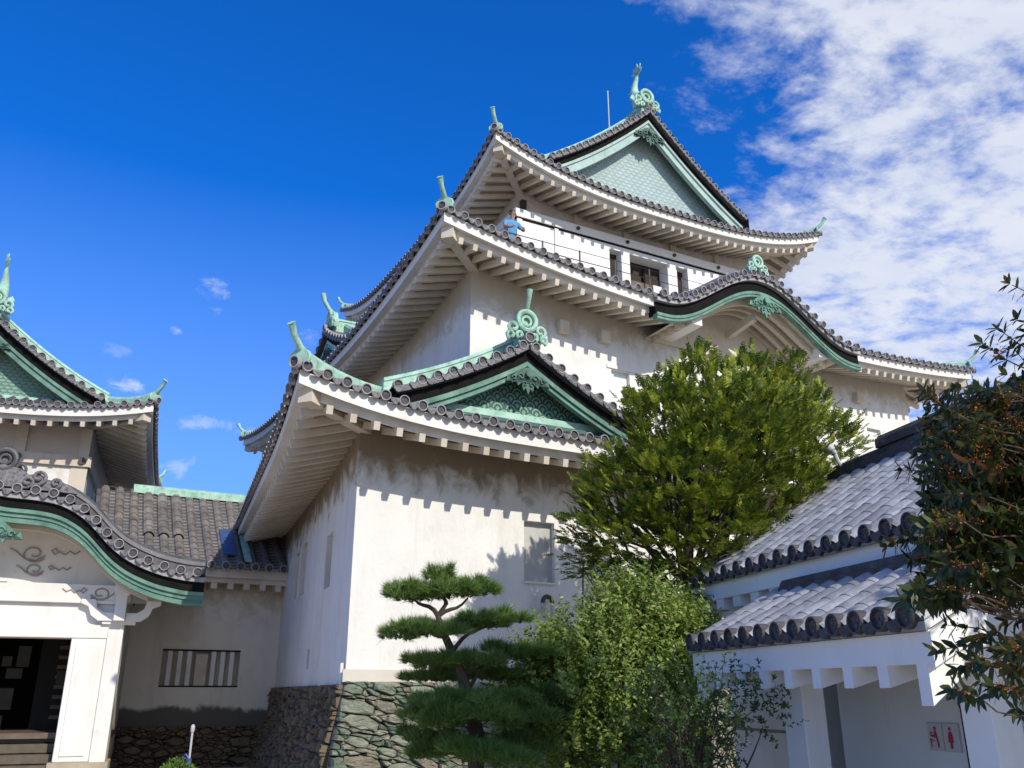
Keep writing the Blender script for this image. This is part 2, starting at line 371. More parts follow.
    def hips(s, which=('fl', 'fr', 'bl', 'br'), dtop=None, finial=True, hh=.24, horn=1.0):
        u0, v0, u1, v1 = s.rect
        for k in which:
            x0, sx = (u0, 1) if k[1] == 'l' else (u1, -1); y0, sy = (v0, 1) if k[0] == 'f' else (v1, -1)
            dt = dtop if dtop is not None else (s.gable['df'] if s.gable else s.dtop); mb = MB(s.fn)
            def H(d, dz=0.): return np.array((x0 + sx * d, y0 + sy * d, s.zr(max(d, 0), max(d, 0), s.lf(x0)) + dz))
            pts = [H(.12 + (dt - .12) * i / 10) for i in range(11)]
            mb.sweep(pts, [(-.11, -.02), (.11, -.02), (.11, .10), (.07, .12), (.07, hh - .03), (.04, hh + .03), (-.04, hh + .03), (-.07, hh - .03), (-.07, .12), (-.11, .10)], 'copper')
            o = mb.build('hip_ridge', s.th, s.e)
            # corner beam with white block end
            cb = MB(s.fn); w = s.wall['front'];
            lc = s.h * s.lf(x0)
            p = np.array((x0 + sx * .20, y0 + sy * .20, s.z0 + lc * .93 - .33)); q = np.array((x0 + sx * (w + .1), y0 + sy * (w + .1), s.z0 + lc * max(0, 1 - w / s.LL) ** s.p - .50 + .30 * w))
            cb.beam(p, q, .20, .24, s.me); d = (q - p) / np.linalg.norm(q - p)
            cb.beam(p - d * .04, p + d * .28, .25, .29, s.me); cb.build('corner_beam', s.th, s.e)
            if finial:
                f = MB(s.fn); b = H(.10, .10); D = np.array((-sx * .7071, -sy * .7071, 0.)) * horn
                f.tube([b + D * -.30 + (0, 0, .06), b + D * -.08 + (0, 0, .10), b + D * .12 + (0, 0, .18), b + D * .27 + (0, 0, .31), b + D * .34 + (0, 0, .44), b + D * .36 + (0, 0, .46)], [.075, .07, .055, .048, .055, .07], 'copper', 10)
                for sgn in (-1, 1):
                    sd_ = np.array((D[1], -D[0], 0)) / np.linalg.norm(D) * sgn
                    f.tube([b + sd_ * (.10 + .07 * cos(t)) + D * .08 + (0, 0, .02 + .09 * sin(t)) for t in np.linspace(-1, 4.6, 10)], .03, 'copper', 6)
                f.prism([(-.16, -.06), (.16, -.06), (.13, .12), (0, .2), (-.13, .12)], b + D * .05, (D[1] / horn, -D[0] / horn, 0), (0, 0, 1), D * .06, 'copper')
                for sgn in (-1, 1): pass
                f.build('corner_finial', s.th, s.e, smooth=True)
                ct = MB(s.fn); disc_end(ct, H(-.04, .0), (-sx, -sy, -.1), s.rr * 1.1); ct.build('corner_tile', s.th, s.e)

def ornament(mb, c, ax, up, out, sc, m):
    """ridge-end ornament: ring, scrolls and flaring base, in plane (ax, up), facing out"""
    c, ax, up, out = [np.array(q, float) for q in (c, ax, up, out)]
    R_ = .20 * sc
    poly = [(-.34, -.30), (-.40, -.12), (-.30, .02), (-.24, .10), (-.20, .26), (0, .36), (.20, .26), (.24, .10), (.30, .02), (.40, -.12), (.34, -.30), (.12, -.18), (0, -.12), (-.12, -.18)]
    mb.prism([(x * sc, y * sc) for x, y in poly], c - out * .05 * sc, ax, up, -out * .16 * sc, m)
    mb.tube([c + out * .02 * sc + R_ * (cos(t) * ax + sin(t) * up) + up * .12 * sc for t in np.linspace(0, 2 * pi, 19)], .055 * sc, m, 8, False)
    mb.tube([c + out * .0 + .5 * R_ * (cos(t) * ax + sin(t) * up) + up * .12 * sc for t in np.linspace(0, 2 * pi, 13)], .03 * sc, m, 6, False)
    for sg in (-1, 1):
        for (ox, oy, r0, tt) in ((.30, -.06, .11, 5.5), (.36, -.24, .08, 5.5), (.16, -.2, .07, 5)):
            mb.tube([c + ax * sg * (ox + r0 * (1 - t / 9) * cos(t)) * sc + up * (oy + r0 * (1 - t / 9) * sin(t)) * sc + out * .02 * sc for t in np.linspace(-1.2, tt, 12)], .035 * sc, m, 6)
def horn(mb, c, out, sc, m='copper'):
    c, out = np.array(c, float), np.array(out, float)
    mb.tube([c, c + out * .12 * sc + (0, 0, .10 * sc), c + out * .25 * sc + (0, 0, .30 * sc), c + out * .30 * sc + (0, 0, .50 * sc)], [.06 * sc, .055 * sc, .055 * sc, .075 * sc], m, 10)
def gegyo(mb, c, ax, out, sc, m):
    """pendant ornament under the gable peak"""
    half = [(0, .22), (.18, .16), (.36, .02), (.52, -.16), (.62, -.22), (.56, -.06), (.44, -.24), (.34, -.14), (.28, -.30), (.18, -.20), (.14, -.40), (.06, -.34), (0, -.50)]
    poly = half + [(-x, y) for x, y in half[::-1][1:-1]]
    up = np.array((0, 0, 1.)); c, ax, out = [np.array(q, float) for q in (c, ax, out)]
    mb.prism([(x * sc, y * sc) for x, y in poly], c, ax, up, out * .07 * sc, m)
    mb.tube([c + out * .1 * sc + (0, 0, .02), c + out * .16 * sc + (0, 0, .02)], .09 * sc, m, 8)
    for sg in (-1, 1):
        for ox, oy, r in ((.2, -.06, .09), (.4, -.12, .07), (.1, -.24, .07)):
            mb.tube([c + out * .09 * sc + ax * sg * (ox + r * (1 - t / 9) * cos(t)) * sc + up * (oy + r * (1 - t / 9) * sin(t)) * sc for t in np.linspace(0, 5.5, 10)], .022 * sc, m, 5)

def gable_end(th, par, o, ax, out, half, zf, d0, vv, vp, depth, pat, barge_m='copper', pitch=.3, fn=None, zbase=None, gsc=1., bw=.34, dark=.16, ridge_back=3., oni=1.0, hornsc=1.0, kud=True, kmat='copper', own_slope=False, horn_on=True):
    """Gable front. o = (u,v) of the ridge line on the plane where out-distance is 0; ax = horizontal axis across; out = facing dir.
    zf(x) = roof sheet height at distance x from the ridge line (x>=0). vv = verge offset, vp = pediment offset (measured inwards)."""
    ax3 = np.array((*ax, 0.)); out3 = np.array((*out, 0.)); O = np.array((*o, 0.))
    def Q(x, inn, dz=0.): return O + ax3 * x - out3 * inn + np.array((0, 0, zf(abs(x)) + dz))
    xm = half - d0
    tl = MB(fn); N = 26
    # arc-length parametrised tile ends
    xs = np.linspace(0, xm, 200); zs = np.array([zf(x) for x in xs]); sl = np.concatenate([[0], np.cumsum(np.hypot(np.diff(xs), np.diff(zs)))])
    n = int(sl[-1] / pitch)
    for sg in (-1, 1):
        for i in range(n + 1):
            if sg == 1 and i == 0: pass
            x = sg * float(np.interp((i + .5) * pitch, sl, xs)) if i < n else sg * xm
            p = Q(x, vv, .06); disc_end(tl, p, out3 + np.array((0, 0, -.10)), .088)
            half_tube(tl, [Q(x, vv + .55, .03), Q(x, vv, .03)], ax3, .08, 'tile')
            x2 = sg * float(np.interp((i + 1.) * pitch, sl, xs)); pendant(tl, Q(x2, vv, -.0) + out3 * .01, ax3, out3, .19, .10)
    xc = 0.; disc_end(tl, Q(0, vv - .02, .14), out3, .10)
    for sg in (-1, 1):
        pts = [Q(sg * x, vv + .28, 0) for x in np.linspace(0.02, xm, N)]
        tl.sweep(pts, [(-.30, -.07), (.30, -.07), (.30, .04), (-.30, .04)], 'tile', side=-out3)
    if own_slope:
        for sg in (-1, 1):
            tl.grid([[Q(sg * x, vv), Q(sg * x, vv + depth)] for x in np.linspace(0, xm, N)], 'tile')
            for x in np.arange(.25, xm, .3): pass
            k = 0
            while vv + .7 + k * .3 < depth:
                half_tube(tl, [Q(sg * x, vv + .7 + k * .3, .005) for x in np.linspace(0, xm, 10)], out3, .075, 'tile'); k += 1
    tl.build('verge_tiles', th, par)
    # dark recess board and bargeboard
    for sg in (-1, 1):
        b = MB(fn); pts = [Q(sg * x, vv + .16, 0) for x in np.linspace(0.0, xm + .05, N)]
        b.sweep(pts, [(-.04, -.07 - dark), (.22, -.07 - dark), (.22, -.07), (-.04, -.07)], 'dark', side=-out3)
        pts = [Q(sg * x, vv + .20, 0) for x in np.linspace(0.0, xm - .05, N)]
        z1 = -.07 - dark
        b.sweep(pts, [(-.06, z1 - bw), (.04, z1 - bw), (.04, z1 + .0), (-.06, z1 + .0)], barge_m, side=-out3)
        b.sweep(pts, [(-.11, z1 - .09), (-.058, z1 - .09), (-.058, z1), (-.11, z1)], barge_m, side=-out3)
        b.sweep(pts, [(-.09, z1 - bw), (-.058, z1 - bw), (-.058, z1 - bw + .05), (-.09, z1 - bw + .05)], barge_m, side=-out3)
        b.build('bargeboard', th, par)
    # pediment
    pd = MB(fn); xb = xm - .15
    zb = zbase if zbase is not None else zf(xm) - .1
    top = [(x, zf(abs(x)) - .12) for x in np.linspace(-xb, xb, 41)]
    pl = [(x, max(z, zb + .01)) for x, z in top]
    pd.prism([(-xb, zb)] + [p for p in pl] + [(xb, zb)], O - out3 * vp, ax3, (0, 0, 1), -out3 * .1, pat)
    pdo = pd.build('pediment', th, par)
    tr = MB(fn); tr.box((-xb * 1, -vp, 0), (-xb, -vp, 0), 'copper') if False else None
    a = O + ax3 * -xb - out3 * (vp - .06) + (0, 0, zb + .10); bq = O + ax3 * xb - out3 * (vp - .06) + (0, 0, zb + .10)
    tr.beam(a, bq, .12, .12, 'copper'); tr.beam(a + (0, 0, -.13) + out3 * .05, bq + (0, 0, -.13) + out3 * .05, .16, .10, 'copper_dark'); tr.build('pediment_sill', th, par)
    gg = MB(fn); gegyo(gg, O - out3 * (vv + .12) + (0, 0, zf(0) - .07 - dark - bw - .12 * gsc), ax3, out3, gsc, 'copper_dark'); gg.build('gable_pendant', th, par)
    # descending ridges behind the verge
    if kud:
        for sg in (-1, 1):
            k_ = MB(fn); pts = [Q(sg * x, vv + .62, .02) for x in np.linspace(.05, xm + .12, N)]
            k_.sweep(pts, [(-.12, 0), (.12, 0), (.12, .14), (.08, .16), (.08, .29), (.10, .31), (.06, .38), (-.06, .38), (-.10, .31), (-.08, .29), (-.08, .16), (-.12, .14)], kmat, side=-out3); k_.build('descending_ridge', th, par)
    # main ridge with ornament
    r = MB(fn); a = Q(0, vv + .25, 0); bq = Q(0, vv + ridge_back, 0)
    r.sweep([a, bq], [(-.16, -.02), (.16, -.02), (.16, .12), (.11, .15), (.11, .36), (.14, .38), (.08, .46), (-.08, .46), (-.14, .38), (-.11, .36), (-.11, .15), (-.16, .12)], kmat); r.build('ridge', th, par)
    om = MB(fn); ornament(om, Q(0, vv + .12, .42 * oni), ax3, (0, 0, 1), out3, .95 * oni, 'copper' if kmat == 'copper' else kmat)
    if horn_on: horn(om, Q(0, vv + .2, .70 * oni), out3, hornsc)
    om.build('ridge_ornament', th, par, smooth=True)

# ------------------------------------------------------------------ walls with openings
def panel(mb, o, ax, out, L, z0, z1, holes, m, back='plaster', dep=.12):
    """wall face from o along ax (2D unit vectors), holes = (s0,s1,z0,z1[,dep[,backmat]])"""
    ax3 = np.array((*ax, 0.)); out3 = np.array((*out, 0.)); O = np.array((*o, 0.))
    P = lambda s_, z, d=0.: O + ax3 * s_ + np.array((0, 0, z)) - out3 * d
    ss = sorted({0., L, *[h[0] for h in holes], *[h[1] for h in holes]}); zs = sorted({z0, z1, *[h[2] for h in holes], *[h[3] for h in holes]})
    for i in range(len(ss) - 1):
        for j in range(len(zs) - 1):
            sm, zm = (ss[i] + ss[i + 1]) / 2, (zs[j] + zs[j + 1]) / 2
            if any(h[0] < sm < h[1] and h[2] < zm < h[3] for h in holes): continue
            mb.add([P(ss[i], zs[j]), P(ss[i + 1], zs[j]), P(ss[i + 1], zs[j + 1]), P(ss[i], zs[j + 1])], [(0, 1, 2, 3)], m)
    for h in holes:
        a, b, c, d = h[:4]; dp = h[4] if len(h) > 4 else dep; bm = h[5] if len(h) > 5 else back
        F = [P(a, c), P(b, c), P(b, d), P(a, d)]; B = [P(a, c, dp), P(b, c, dp), P(b, d, dp), P(a, d, dp)]
        mb.add(F + B, [(0, 1, 5, 4), (1, 2, 6, 5), (2, 3, 7, 6), (3, 0, 4, 7)], m)
        if bm: mb.add(B, [(0, 1, 2, 3)], bm)

# ================================================================== CASTLE TOWER
keep = Thing('castle_tower', FA, (4.2, 13.1, GZ), 'tall white plastered three-storey castle keep with grey tiled roofs and green copper gables', 'castle')
nraf = [0]
def cb():
    nraf[0] += 1; return nraf[0] <= 100
SH = .13
def shear(v):
    v = v.copy(); v[:, 0] += SH * (v[:, 1] - 11.8); return v
# --- lowest storey: walls (skewed plan)
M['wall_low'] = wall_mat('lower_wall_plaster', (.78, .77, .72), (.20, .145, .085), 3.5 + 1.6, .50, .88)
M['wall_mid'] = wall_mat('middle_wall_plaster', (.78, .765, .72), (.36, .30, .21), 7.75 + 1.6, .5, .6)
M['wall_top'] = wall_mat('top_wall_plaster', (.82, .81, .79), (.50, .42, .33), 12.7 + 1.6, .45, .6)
u_ = 4.03
M['shut'] = mat('pale_grey_shutter', (.50, .50, .47), (.42, .42, .39), .7)
wm = MB(shear)
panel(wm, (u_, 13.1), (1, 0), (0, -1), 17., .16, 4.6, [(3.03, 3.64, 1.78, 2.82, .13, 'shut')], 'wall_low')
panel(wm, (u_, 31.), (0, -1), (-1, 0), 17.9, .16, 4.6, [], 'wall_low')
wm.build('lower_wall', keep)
# left wall windows are recesses: rebuild that face with holes
def left_holes(): return
wl = keep.e.children[-1] if False else None
wt = MB(shear)     # plinth band at the foot of the wall and corner bead
wt.box((u_ - .05, 13.04, .15), (u_ + 17, 13.10, .33), 'band'); M['band'] = mat('cream_foot_band', (.66, .62, .53), (.58, .54, .45), .85, 2.)
wt.build('base_band', keep)

R1 = Roof(keep, 'lower', (2.78, 11.8, 21.2, 33.), 4.03, .30, .03, .46, 5., 3.2, {'front': 1.3, 'left': 1.25, 'right': 1.3, 'back': 1.3}, fn=shear, dtop=3.1, rpitch=.365)
R1.build(detail=('front', 'left'), rafter_cb=lambda: nraf[0] < 62 and cb(), vis=('front', 'left', 'right'))
R1.hips(('fl', 'fr', 'bl'), dtop=2.9)
tag(R1.e, 'lowest tiled roof, wrapping the corner above the ground storey')
g1 = lambda x: 4.12 + .19 * (3.95 - x) + .056 * (3.95 - x) ** 2 if x <= 3.95 else 4.10
# own slopes of the front wing roof (ridge runs back)
gm = MB(shear)
for sg in (-1, 1):
    for k in range(12):
        v = 12.35 + .7 + k * .3
        if v > 15.2: break
        half_tube(gm, [(6.85 + sg * x, v, g1(x) + .005) for x in np.linspace(0, 2.6, 9)], (0, 1, 0), .075, 'tile')
    gm.grid([[(6.85 + sg * x, 12.4, g1(x)), (6.85 + sg * x, 15.2, g1(x))] for x in np.linspace(0, 2.7, 12)], 'tile')
gr = gm.build('gable_roof', keep, label='small gabled roof standing on the lowest tiled roof')
gable_end(keep, gr, (6.85, 11.8), (1, 0), (0, -1), 3.95, g1, 1.55, .50, .98, 3., 'seigaiha', 'copper_b', fn=shear, zbase=4.42, gsc=.7, bw=.19, dark=.20, ridge_back=2.8, oni=.95, hornsc=.8)

# --- middle storey
def shear2(v):
    v = v.copy(); v[:, 1] += .034 * (v[:, 0] - 5.75); return v
u2a, u2b, v2 = 7.0, 21.0, 14.9
wm = MB(shear2)
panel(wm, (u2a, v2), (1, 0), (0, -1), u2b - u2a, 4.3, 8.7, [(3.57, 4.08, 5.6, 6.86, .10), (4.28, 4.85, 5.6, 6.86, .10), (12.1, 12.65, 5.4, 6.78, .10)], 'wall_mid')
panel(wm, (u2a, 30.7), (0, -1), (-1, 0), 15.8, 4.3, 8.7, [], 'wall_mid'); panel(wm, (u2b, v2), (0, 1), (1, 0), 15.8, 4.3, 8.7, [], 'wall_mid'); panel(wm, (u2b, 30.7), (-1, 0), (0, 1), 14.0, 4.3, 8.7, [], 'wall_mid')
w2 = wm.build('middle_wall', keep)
for a, b in ((10.5, 11.6),):
    t = MB(shear2); t.box((10.45, 14.87, 6.88), (12.0, 14.91, 6.96), 'plaster'); t.build('window_hood', keep, w2)
bk = MB()
for u in (8.6, 10.0, 17.9, 19.3): pass
for u in (8.2, 9.25, 10.35, 17.6, 18.8): bk = MB(shear2); bk.box((u - .12, 14.72, 7.42), (u + .12, 14.93, 7.69), 'eave'); bk.build('eave_bracket', keep, w2)
R2 = Roof(keep, 'middle', (5.75, 13.6, 22.35, 32.), 8.20, .33, .02, .68, 7.5, 2.3, {'front': 1.3, 'left': 1.25, 'right': 1.35, 'back': 1.3}, dtop=4.3, rpitch=.32, hr=.6, fn=shear2)
KC, KH = 14.2, 3.28
R2.build(detail=('front', 'left'), gaps={'front': (KC - KH - 5.75, KC + KH - 5.75)}, rafter_cb=cb)
R2.hips(dtop=4.2)
tag(R2.e, 'middle tiled roof with the wavy green-edged gable')

def kara(th, par, O, ax, out, zc, half, depth, back, sgl=1., pitch=.3, tmat='tile', barge='copper', fn=None, dark=.16, bw=.30, rib=4, ribz=.62, ridge=None, gsc=1.0, bargeoff=.12, wallin=1.3, rows=True, infill='eave', oni=.9, onim='copper', tall=False):
    """undulating gable. zc(x) = tile sheet height across"""
    ax3 = np.array((*ax, 0.)); out3 = np.array((*out, 0.)); O = np.array((*O, 0.)); Q = lambda x, inn, dz=0.: O + ax3 * x - out3 * inn + np.array((0, 0, zc(x) + dz))
    xs = np.linspace(-half, half, 400); zs = np.array([zc(x) for x in xs]); sl = np.concatenate([[0], np.cumsum(np.hypot(np.diff(xs), np.diff(zs)))])
    n = int(sl[-1] / pitch); st = sl[-1] / n; N = 60; X = np.linspace(-half, half, N)
    t = MB(fn)
    t.grid([[Q(x, 0, 0), Q(x, depth, 0)] for x in X], 'tile'); 
    for i in range(n):
        x = float(np.interp((i + .5) * st, sl, xs)); disc_end(t, Q(x, -.02, .05), out3 + np.array((0, 0, -.1)), .09)
        half_tube(t, [Q(x, depth, .01), Q(x, depth * .5, .01), Q(x, 0, .01)], ax3, .08, 'tile')
        if i < n - 1: x2 = float(np.interp((i + 1.) * st, sl, xs)); pendant(t, Q(x2, -.0, -.01), ax3, out3, .2, .11)
    t.sweep([Q(x, .42, .05) for x in X], [(-.14, 0), (.14, 0), (.14, .07), (.11, .08), (.11, .15), (.14, .16), (.12, .24), (.05, .30), (-.05, .30), (-.12, .24), (-.14, .16), (-.11, .15), (-.11, .08), (-.14, .07)] if tall else [(-.10, 0), (.10, 0), (.10, .12), (.05, .18), (-.05, .18), (-.10, .12)], 'tile', side=-out3)
    t.sweep([Q(x, .02, -.06) for x in X], [(0, -.07), (.3, -.07), (.3, .02), (0, .02)], 'tile_ring', side=-out3)
    tt = t.build('wavy_gable_roof', th, par)
    b = MB(fn); z1 = -.12
    b.sweep([Q(x, bargeoff, 0) for x in X], [(0, z1 - dark), (.25, z1 - dark), (.25, z1), (0, z1)], 'dark', side=-out3); b.build('eave_board', th, tt)
    b = MB(fn); z2 = z1 - dark
    b.sweep([Q(x, bargeoff - .02, 0) for x in X], [(0, z2 - bw), (.12, z2 - bw), (.12, z2), (0, z2)], barge, side=-out3)
    b.sweep([Q(x, bargeoff - .02, 0) for x in X], [(-.05, z2 - .05), (.0, z2 - .05), (.0, z2 + .02), (-.05, z2 + .02)], barge, side=-out3)
    b.sweep([Q(x, bargeoff - .02, 0) for x in X], [(-.04, z2 - bw), (.0, z2 - bw), (.0, z2 - bw + .05), (-.04, z2 - bw + .05)], barge, side=-out3)
    b.sweep([Q(x, bargeoff - .02, 0) for x in X], [(-.03, z2 - bw * .55), (.0, z2 - bw * .55), (.0, z2 - bw * .5), (-.03, z2 - bw * .5)], barge, side=-out3)
    b.build('wavy_bargeboard', th, tt)
    # curved soffit + ribs + infill wall
    sf = MB(fn); sf.grid([[Q(x, bargeoff + .1, -ribz + .12), Q(x, wallin + .02, -ribz + .12)] for x in (X if tall else X * .80)], 'eave'); sf.build('curved_soffit', th, tt)
    for k in range(rib):
        r = MB(fn); inn = bargeoff + .30 + (wallin - bargeoff - .4) * k / max(1, rib - 1)
        XX = np.linspace(-half * .74, half * .74, 44)
        r.sweep([Q(x, inn, -ribz + .06) for x in XX], [(0, -.09), (.11, -.09), (.11, .05), (0, .05)], 'eave', side=-out3); r.build('curved_rib', th, tt)
    zb = zc(half * .98) - .45
    inf = MB(fn); inf.prism([(-half * .8, zb)] + [(x, max(zb + .01, zc(x) - .4)) for x in np.linspace(-half * .8, half * .8, 40)] + [(half * .8, zb)], O - out3 * (wallin), ax3, (0, 0, 1), -out3 * .1, infill); inf.build('arched_infill', th, tt)
    g = MB(fn); gegyo(g, O - out3 * (bargeoff - .08) + (0, 0, zc(0) + z2 - bw - .16 * gsc), ax3, out3, gsc, barge); g.build('gable_pendant', th, tt)
    om = MB(fn); ornament(om, Q(0, .1, .40 * oni), ax3, (0, 0, 1), out3, .8 * oni, onim); om.build('ridge_ornament', th, tt, smooth=True)
    r = MB(fn); r.sweep([Q(0, .25, .05), Q(0, depth, .05)], [(-.12, 0), (.12, 0), (.12, .16), (.05, .24), (-.05, .24), (-.12, .16)], onim); r.build('ridge', th, tt)
    return tt
def zk2(x):
    a = min(1., abs(x) / KH); bell = .5 * (1 + cos(pi * min(1, a * 1.08))); return 8.22 + 1.24 * bell
k2 = kara(keep, R2.e, (KC, 13.5), (1, 0), (0, -1), zk2, KH, 4.0, 3., gsc=.85, ribz=.58, wallin=1.35, dark=.30, bw=.12, barge='copper_b', fn=shear2)
for u in (KC - 2.0, KC + 2.1):
    b = MB(shear2); b.beam((u, 13.72, 8.0), (u, 14.95, 8.0), .30, .30, 'plaster'); b.build('projecting_beam', keep, R2.e)
b = MB(shear2); b.beam((KC, 13.9, 8.55), (KC, 14.9, 8.40), .14, .18, 'eave'); b.build('projecting_beam', keep, R2.e)

# left-facing gable on the middle roof
zl = lambda x: 9.72 - .62 * x + .07 * x * x
gable_end(keep, R2.e, (5.95, 22.7), (0, -1), (-1, 0), 3.3, zl, .6, .10, .55, 3.5, 'fishscale', 'copper', zbase=8.35, gsc=.7, bw=.3, ridge_back=3.9, own_slope=True, oni=.9, hornsc=1.1)

# --- top storey: balcony, walls, rail
u3a, u3b, v3, v3b = 10.0, 18.55, 18.4, 28.1        # frieze under the rafters
q3a, q3b, w3v, w3b = 9.74, 18.6, 17.98, 28.6          # wall and beam below, standing proud of it
zf_ = 9.92; k_ = 17.98 / 18.4
wm = MB()
panel(wm, (u3a, v3), (1, 0), (0, -1), u3b - u3a, 11.9, 13.3, [], 'wall_top')
panel(wm, (u3a, v3b), (0, -1), (-1, 0), v3b - v3, 11.9, 13.3, [], 'wall_top'); panel(wm, (u3b, v3), (0, 1), (1, 0), v3b - v3, 11.9, 13.3, [], 'wall_top'); panel(wm, (u3b, v3b), (-1, 0), (0, 1), u3b - u3a, 11.9, 13.3, [], 'wall_top')
wm.build('frieze', keep)
wm = MB(); M['inner'] = mat('dark_brown_interior', (.035, .022, .016), (.02, .013, .01), .8); M['wall_pan'] = mat('white_panel_plaster', (.83, .82, .79), (.77, .76, .73), .8, 1., .1, 20, spec=.2)
hol = [(13.02 * k_ - q3a, 13.44 * k_ - q3a, zf_ + .1, 11.86, .25, 'inner'), (13.73 * k_ - q3a, 15.12 * k_ - q3a, zf_ + .1, 11.86, .40, 'inner'), (15.46 * k_ - q3a, 15.88 * k_ - q3a, zf_ + .1, 11.86, .25, 'inner')]
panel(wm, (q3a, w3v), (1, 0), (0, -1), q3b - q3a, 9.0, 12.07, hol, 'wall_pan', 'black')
panel(wm, (q3a, w3b), (0, -1), (-1, 0), w3b - w3v, 9.0, 12.07, [], 'wall_pan'); panel(wm, (q3b, w3v), (0, 1), (1, 0), w3b - w3v, 9.0, 12.07, [], 'wall_pan'); panel(wm, (q3b, w3b), (-1, 0), (0, 1), q3b - q3a, 9., 12.07, [], 'wall_pan')
w3 = wm.build('top_wall', keep)
bm = MB()
bm.box((q3a - .06, w3v - .07, 12.05), (q3b + .06, v3 + .1, 12.29), 'plaster'); bm.box((q3a - .07, w3v + .003, 12.052), (u3a + .1, w3b, 12.288), 'plaster'); bm.box((u3b - .1, w3v + .003, 12.052), (q3b + .07, w3b, 12.288), 'plaster')
bm.box((q3a - .03, w3v - .03, 12.00), (q3b + .03, w3v + .1, 12.045), 'dark')
bm.build('tie_beam', keep, w3)
for u in (11.91, 13.62, 15.34, 17.05):
    b = MB(); b.box((u - .10, v3 - .07, 12.1), (u + .10, v3 + .02, 12.95), 'eave'); b.build('short_strut', keep, w3)
    b = MB(); b.tube([(u * k_, w3v - .05, 12.17), (u * k_, w3v - .12, 12.17)], .055, 'metal', 10); b.build('beam_boss', keep, w3)
for v in (20., 21.7, 23.4, 25.1, 26.8):
    b = MB(); b.box((u3a - .06, v - .09, 12.1), (u3a + .02, v + .09, 12.95), 'eave'); b.build('short_strut', keep, w3)
for u, ww in ((q3a + .07, .15), (11.22 * k_, .12)):
    b = MB(); b.box((u - ww / 2, w3v - .045, zf_), (u + ww / 2, w3v + .01, 12.00), 'plaster'); b.build('post', keep, w3)
b = MB(); b.box((14.1, w3v + .30, zf_ + .1), (14.17, w3v + .34, 11.7), 'dark'); b.box((13.45, w3v + .30, zf_ + .1), (14.75, w3v + .34, zf_ + 1.30), mat('brown_panel', (.16, .11, .08), (.1, .07, .05), .7))
b.build('inner_door', keep, w3)
b = MB(); b.box((14.4, w3v + .24, zf_ + .95), (14.7, w3v + .28, zf_ + 1.28), 'plaster'); b.build('notice_board', keep, w3, label='small white board inside the top opening')
b = MB(); b.box((10.05, v3 - .16, 12.55), (10.2, v3 - .03, 12.83), 'metal'); b.build('loudspeaker', keep, w3)
bo = .86
dk = MB()
dk.box((q3a - bo, w3v - bo, zf_ - .12), (q3b + bo, w3v + .0, zf_), 'white_metal'); dk.box((q3a - bo, w3v, zf_ - .12), (q3a, w3b + .5, zf_), 'white_metal'); dk.box((q3b, w3v, zf_ - .12), (q3b + bo, w3b, zf_), 'white_metal')
dk = dk.build('balcony', keep)
rl = MB(); ru0, ru1, rv = q3a - bo + .06, q3b + bo - .06, w3v - bo + .06
for z, r in ((1.08, .016), (.80, .022), (.42, .016), (.30, .016)):
    rl.tube([(ru0, w3b, zf_ + z), (ru0, rv, zf_ + z), (ru1, rv, zf_ + z), (ru1, w3b, zf_ + z)], r, 'metal', 6)
for u in np.arange(ru0, ru1 + .1, 1.13): rl.beam((u, rv, zf_), (u, rv, zf_ + 1.1), .035, .035, 'metal', up=(0, 1, 0))
for v in np.arange(rv + 1.16, w3b, 1.16): rl.beam((ru0, v, zf_), (ru0, v, zf_ + 1.1), .035, .035, 'metal', up=(0, 1, 0))
rl.build('railing', keep, dk)
lip = MB(); lip.box((q3a - bo - .03, w3v - bo - .03, zf_ + .05), (q3b + bo + .03, w3v - bo, zf_ + .14), 'plaster'); lip.build('balcony_edge', keep, dk)

GS = 5.72
R3 = Roof(keep, 'top', (8.5, 16.85, 20.05, 29.6), 12.85, .37, .053, .88, 5.8, 2.8, {'front': 1.55, 'left': 1.5, 'right': 1.5, 'back': 1.5}, pitch=.25, rpitch=.33, gable={'sv': .68, 'sp': 1.25, 'df': 2.3, 'half': (20.05 - 8.5) / 2})
R3.build(detail=('front', 'left'), rafter_cb=cb, tube_sides=('front', 'left', 'right'))
R3.hips(dtop=2.0)
tag(R3.e, 'topmost tiled roof with the pale green gable')
UC = (20.05 + 8.5) / 2; HF = (20.05 - 8.5) / 2
g3 = lambda x: R3.z0 + R3.a * (HF - x) + R3.b * (HF - x) ** 2 - .08
gable_end(keep, R3.e, (UC - .2, 16.85), (1, 0), (0, -1), HF, g3, 2.3, .62, 1.20, 5., 'fishscale', 'copper_p', pitch=.27, zbase=13.55, gsc=.9, bw=.38, dark=.22, ridge_back=11., oni=1.1, horn_on=False)
gable_end(keep, R3.e, (UC, 29.6), (-1, 0), (0, 1), HF, g3, 1.9, .62, 1.20, 5., 'fishscale', 'copper', pitch=.5, zbase=13.55, gsc=1.0, bw=.52, ridge_back=1., oni=1.1, horn_on=False)
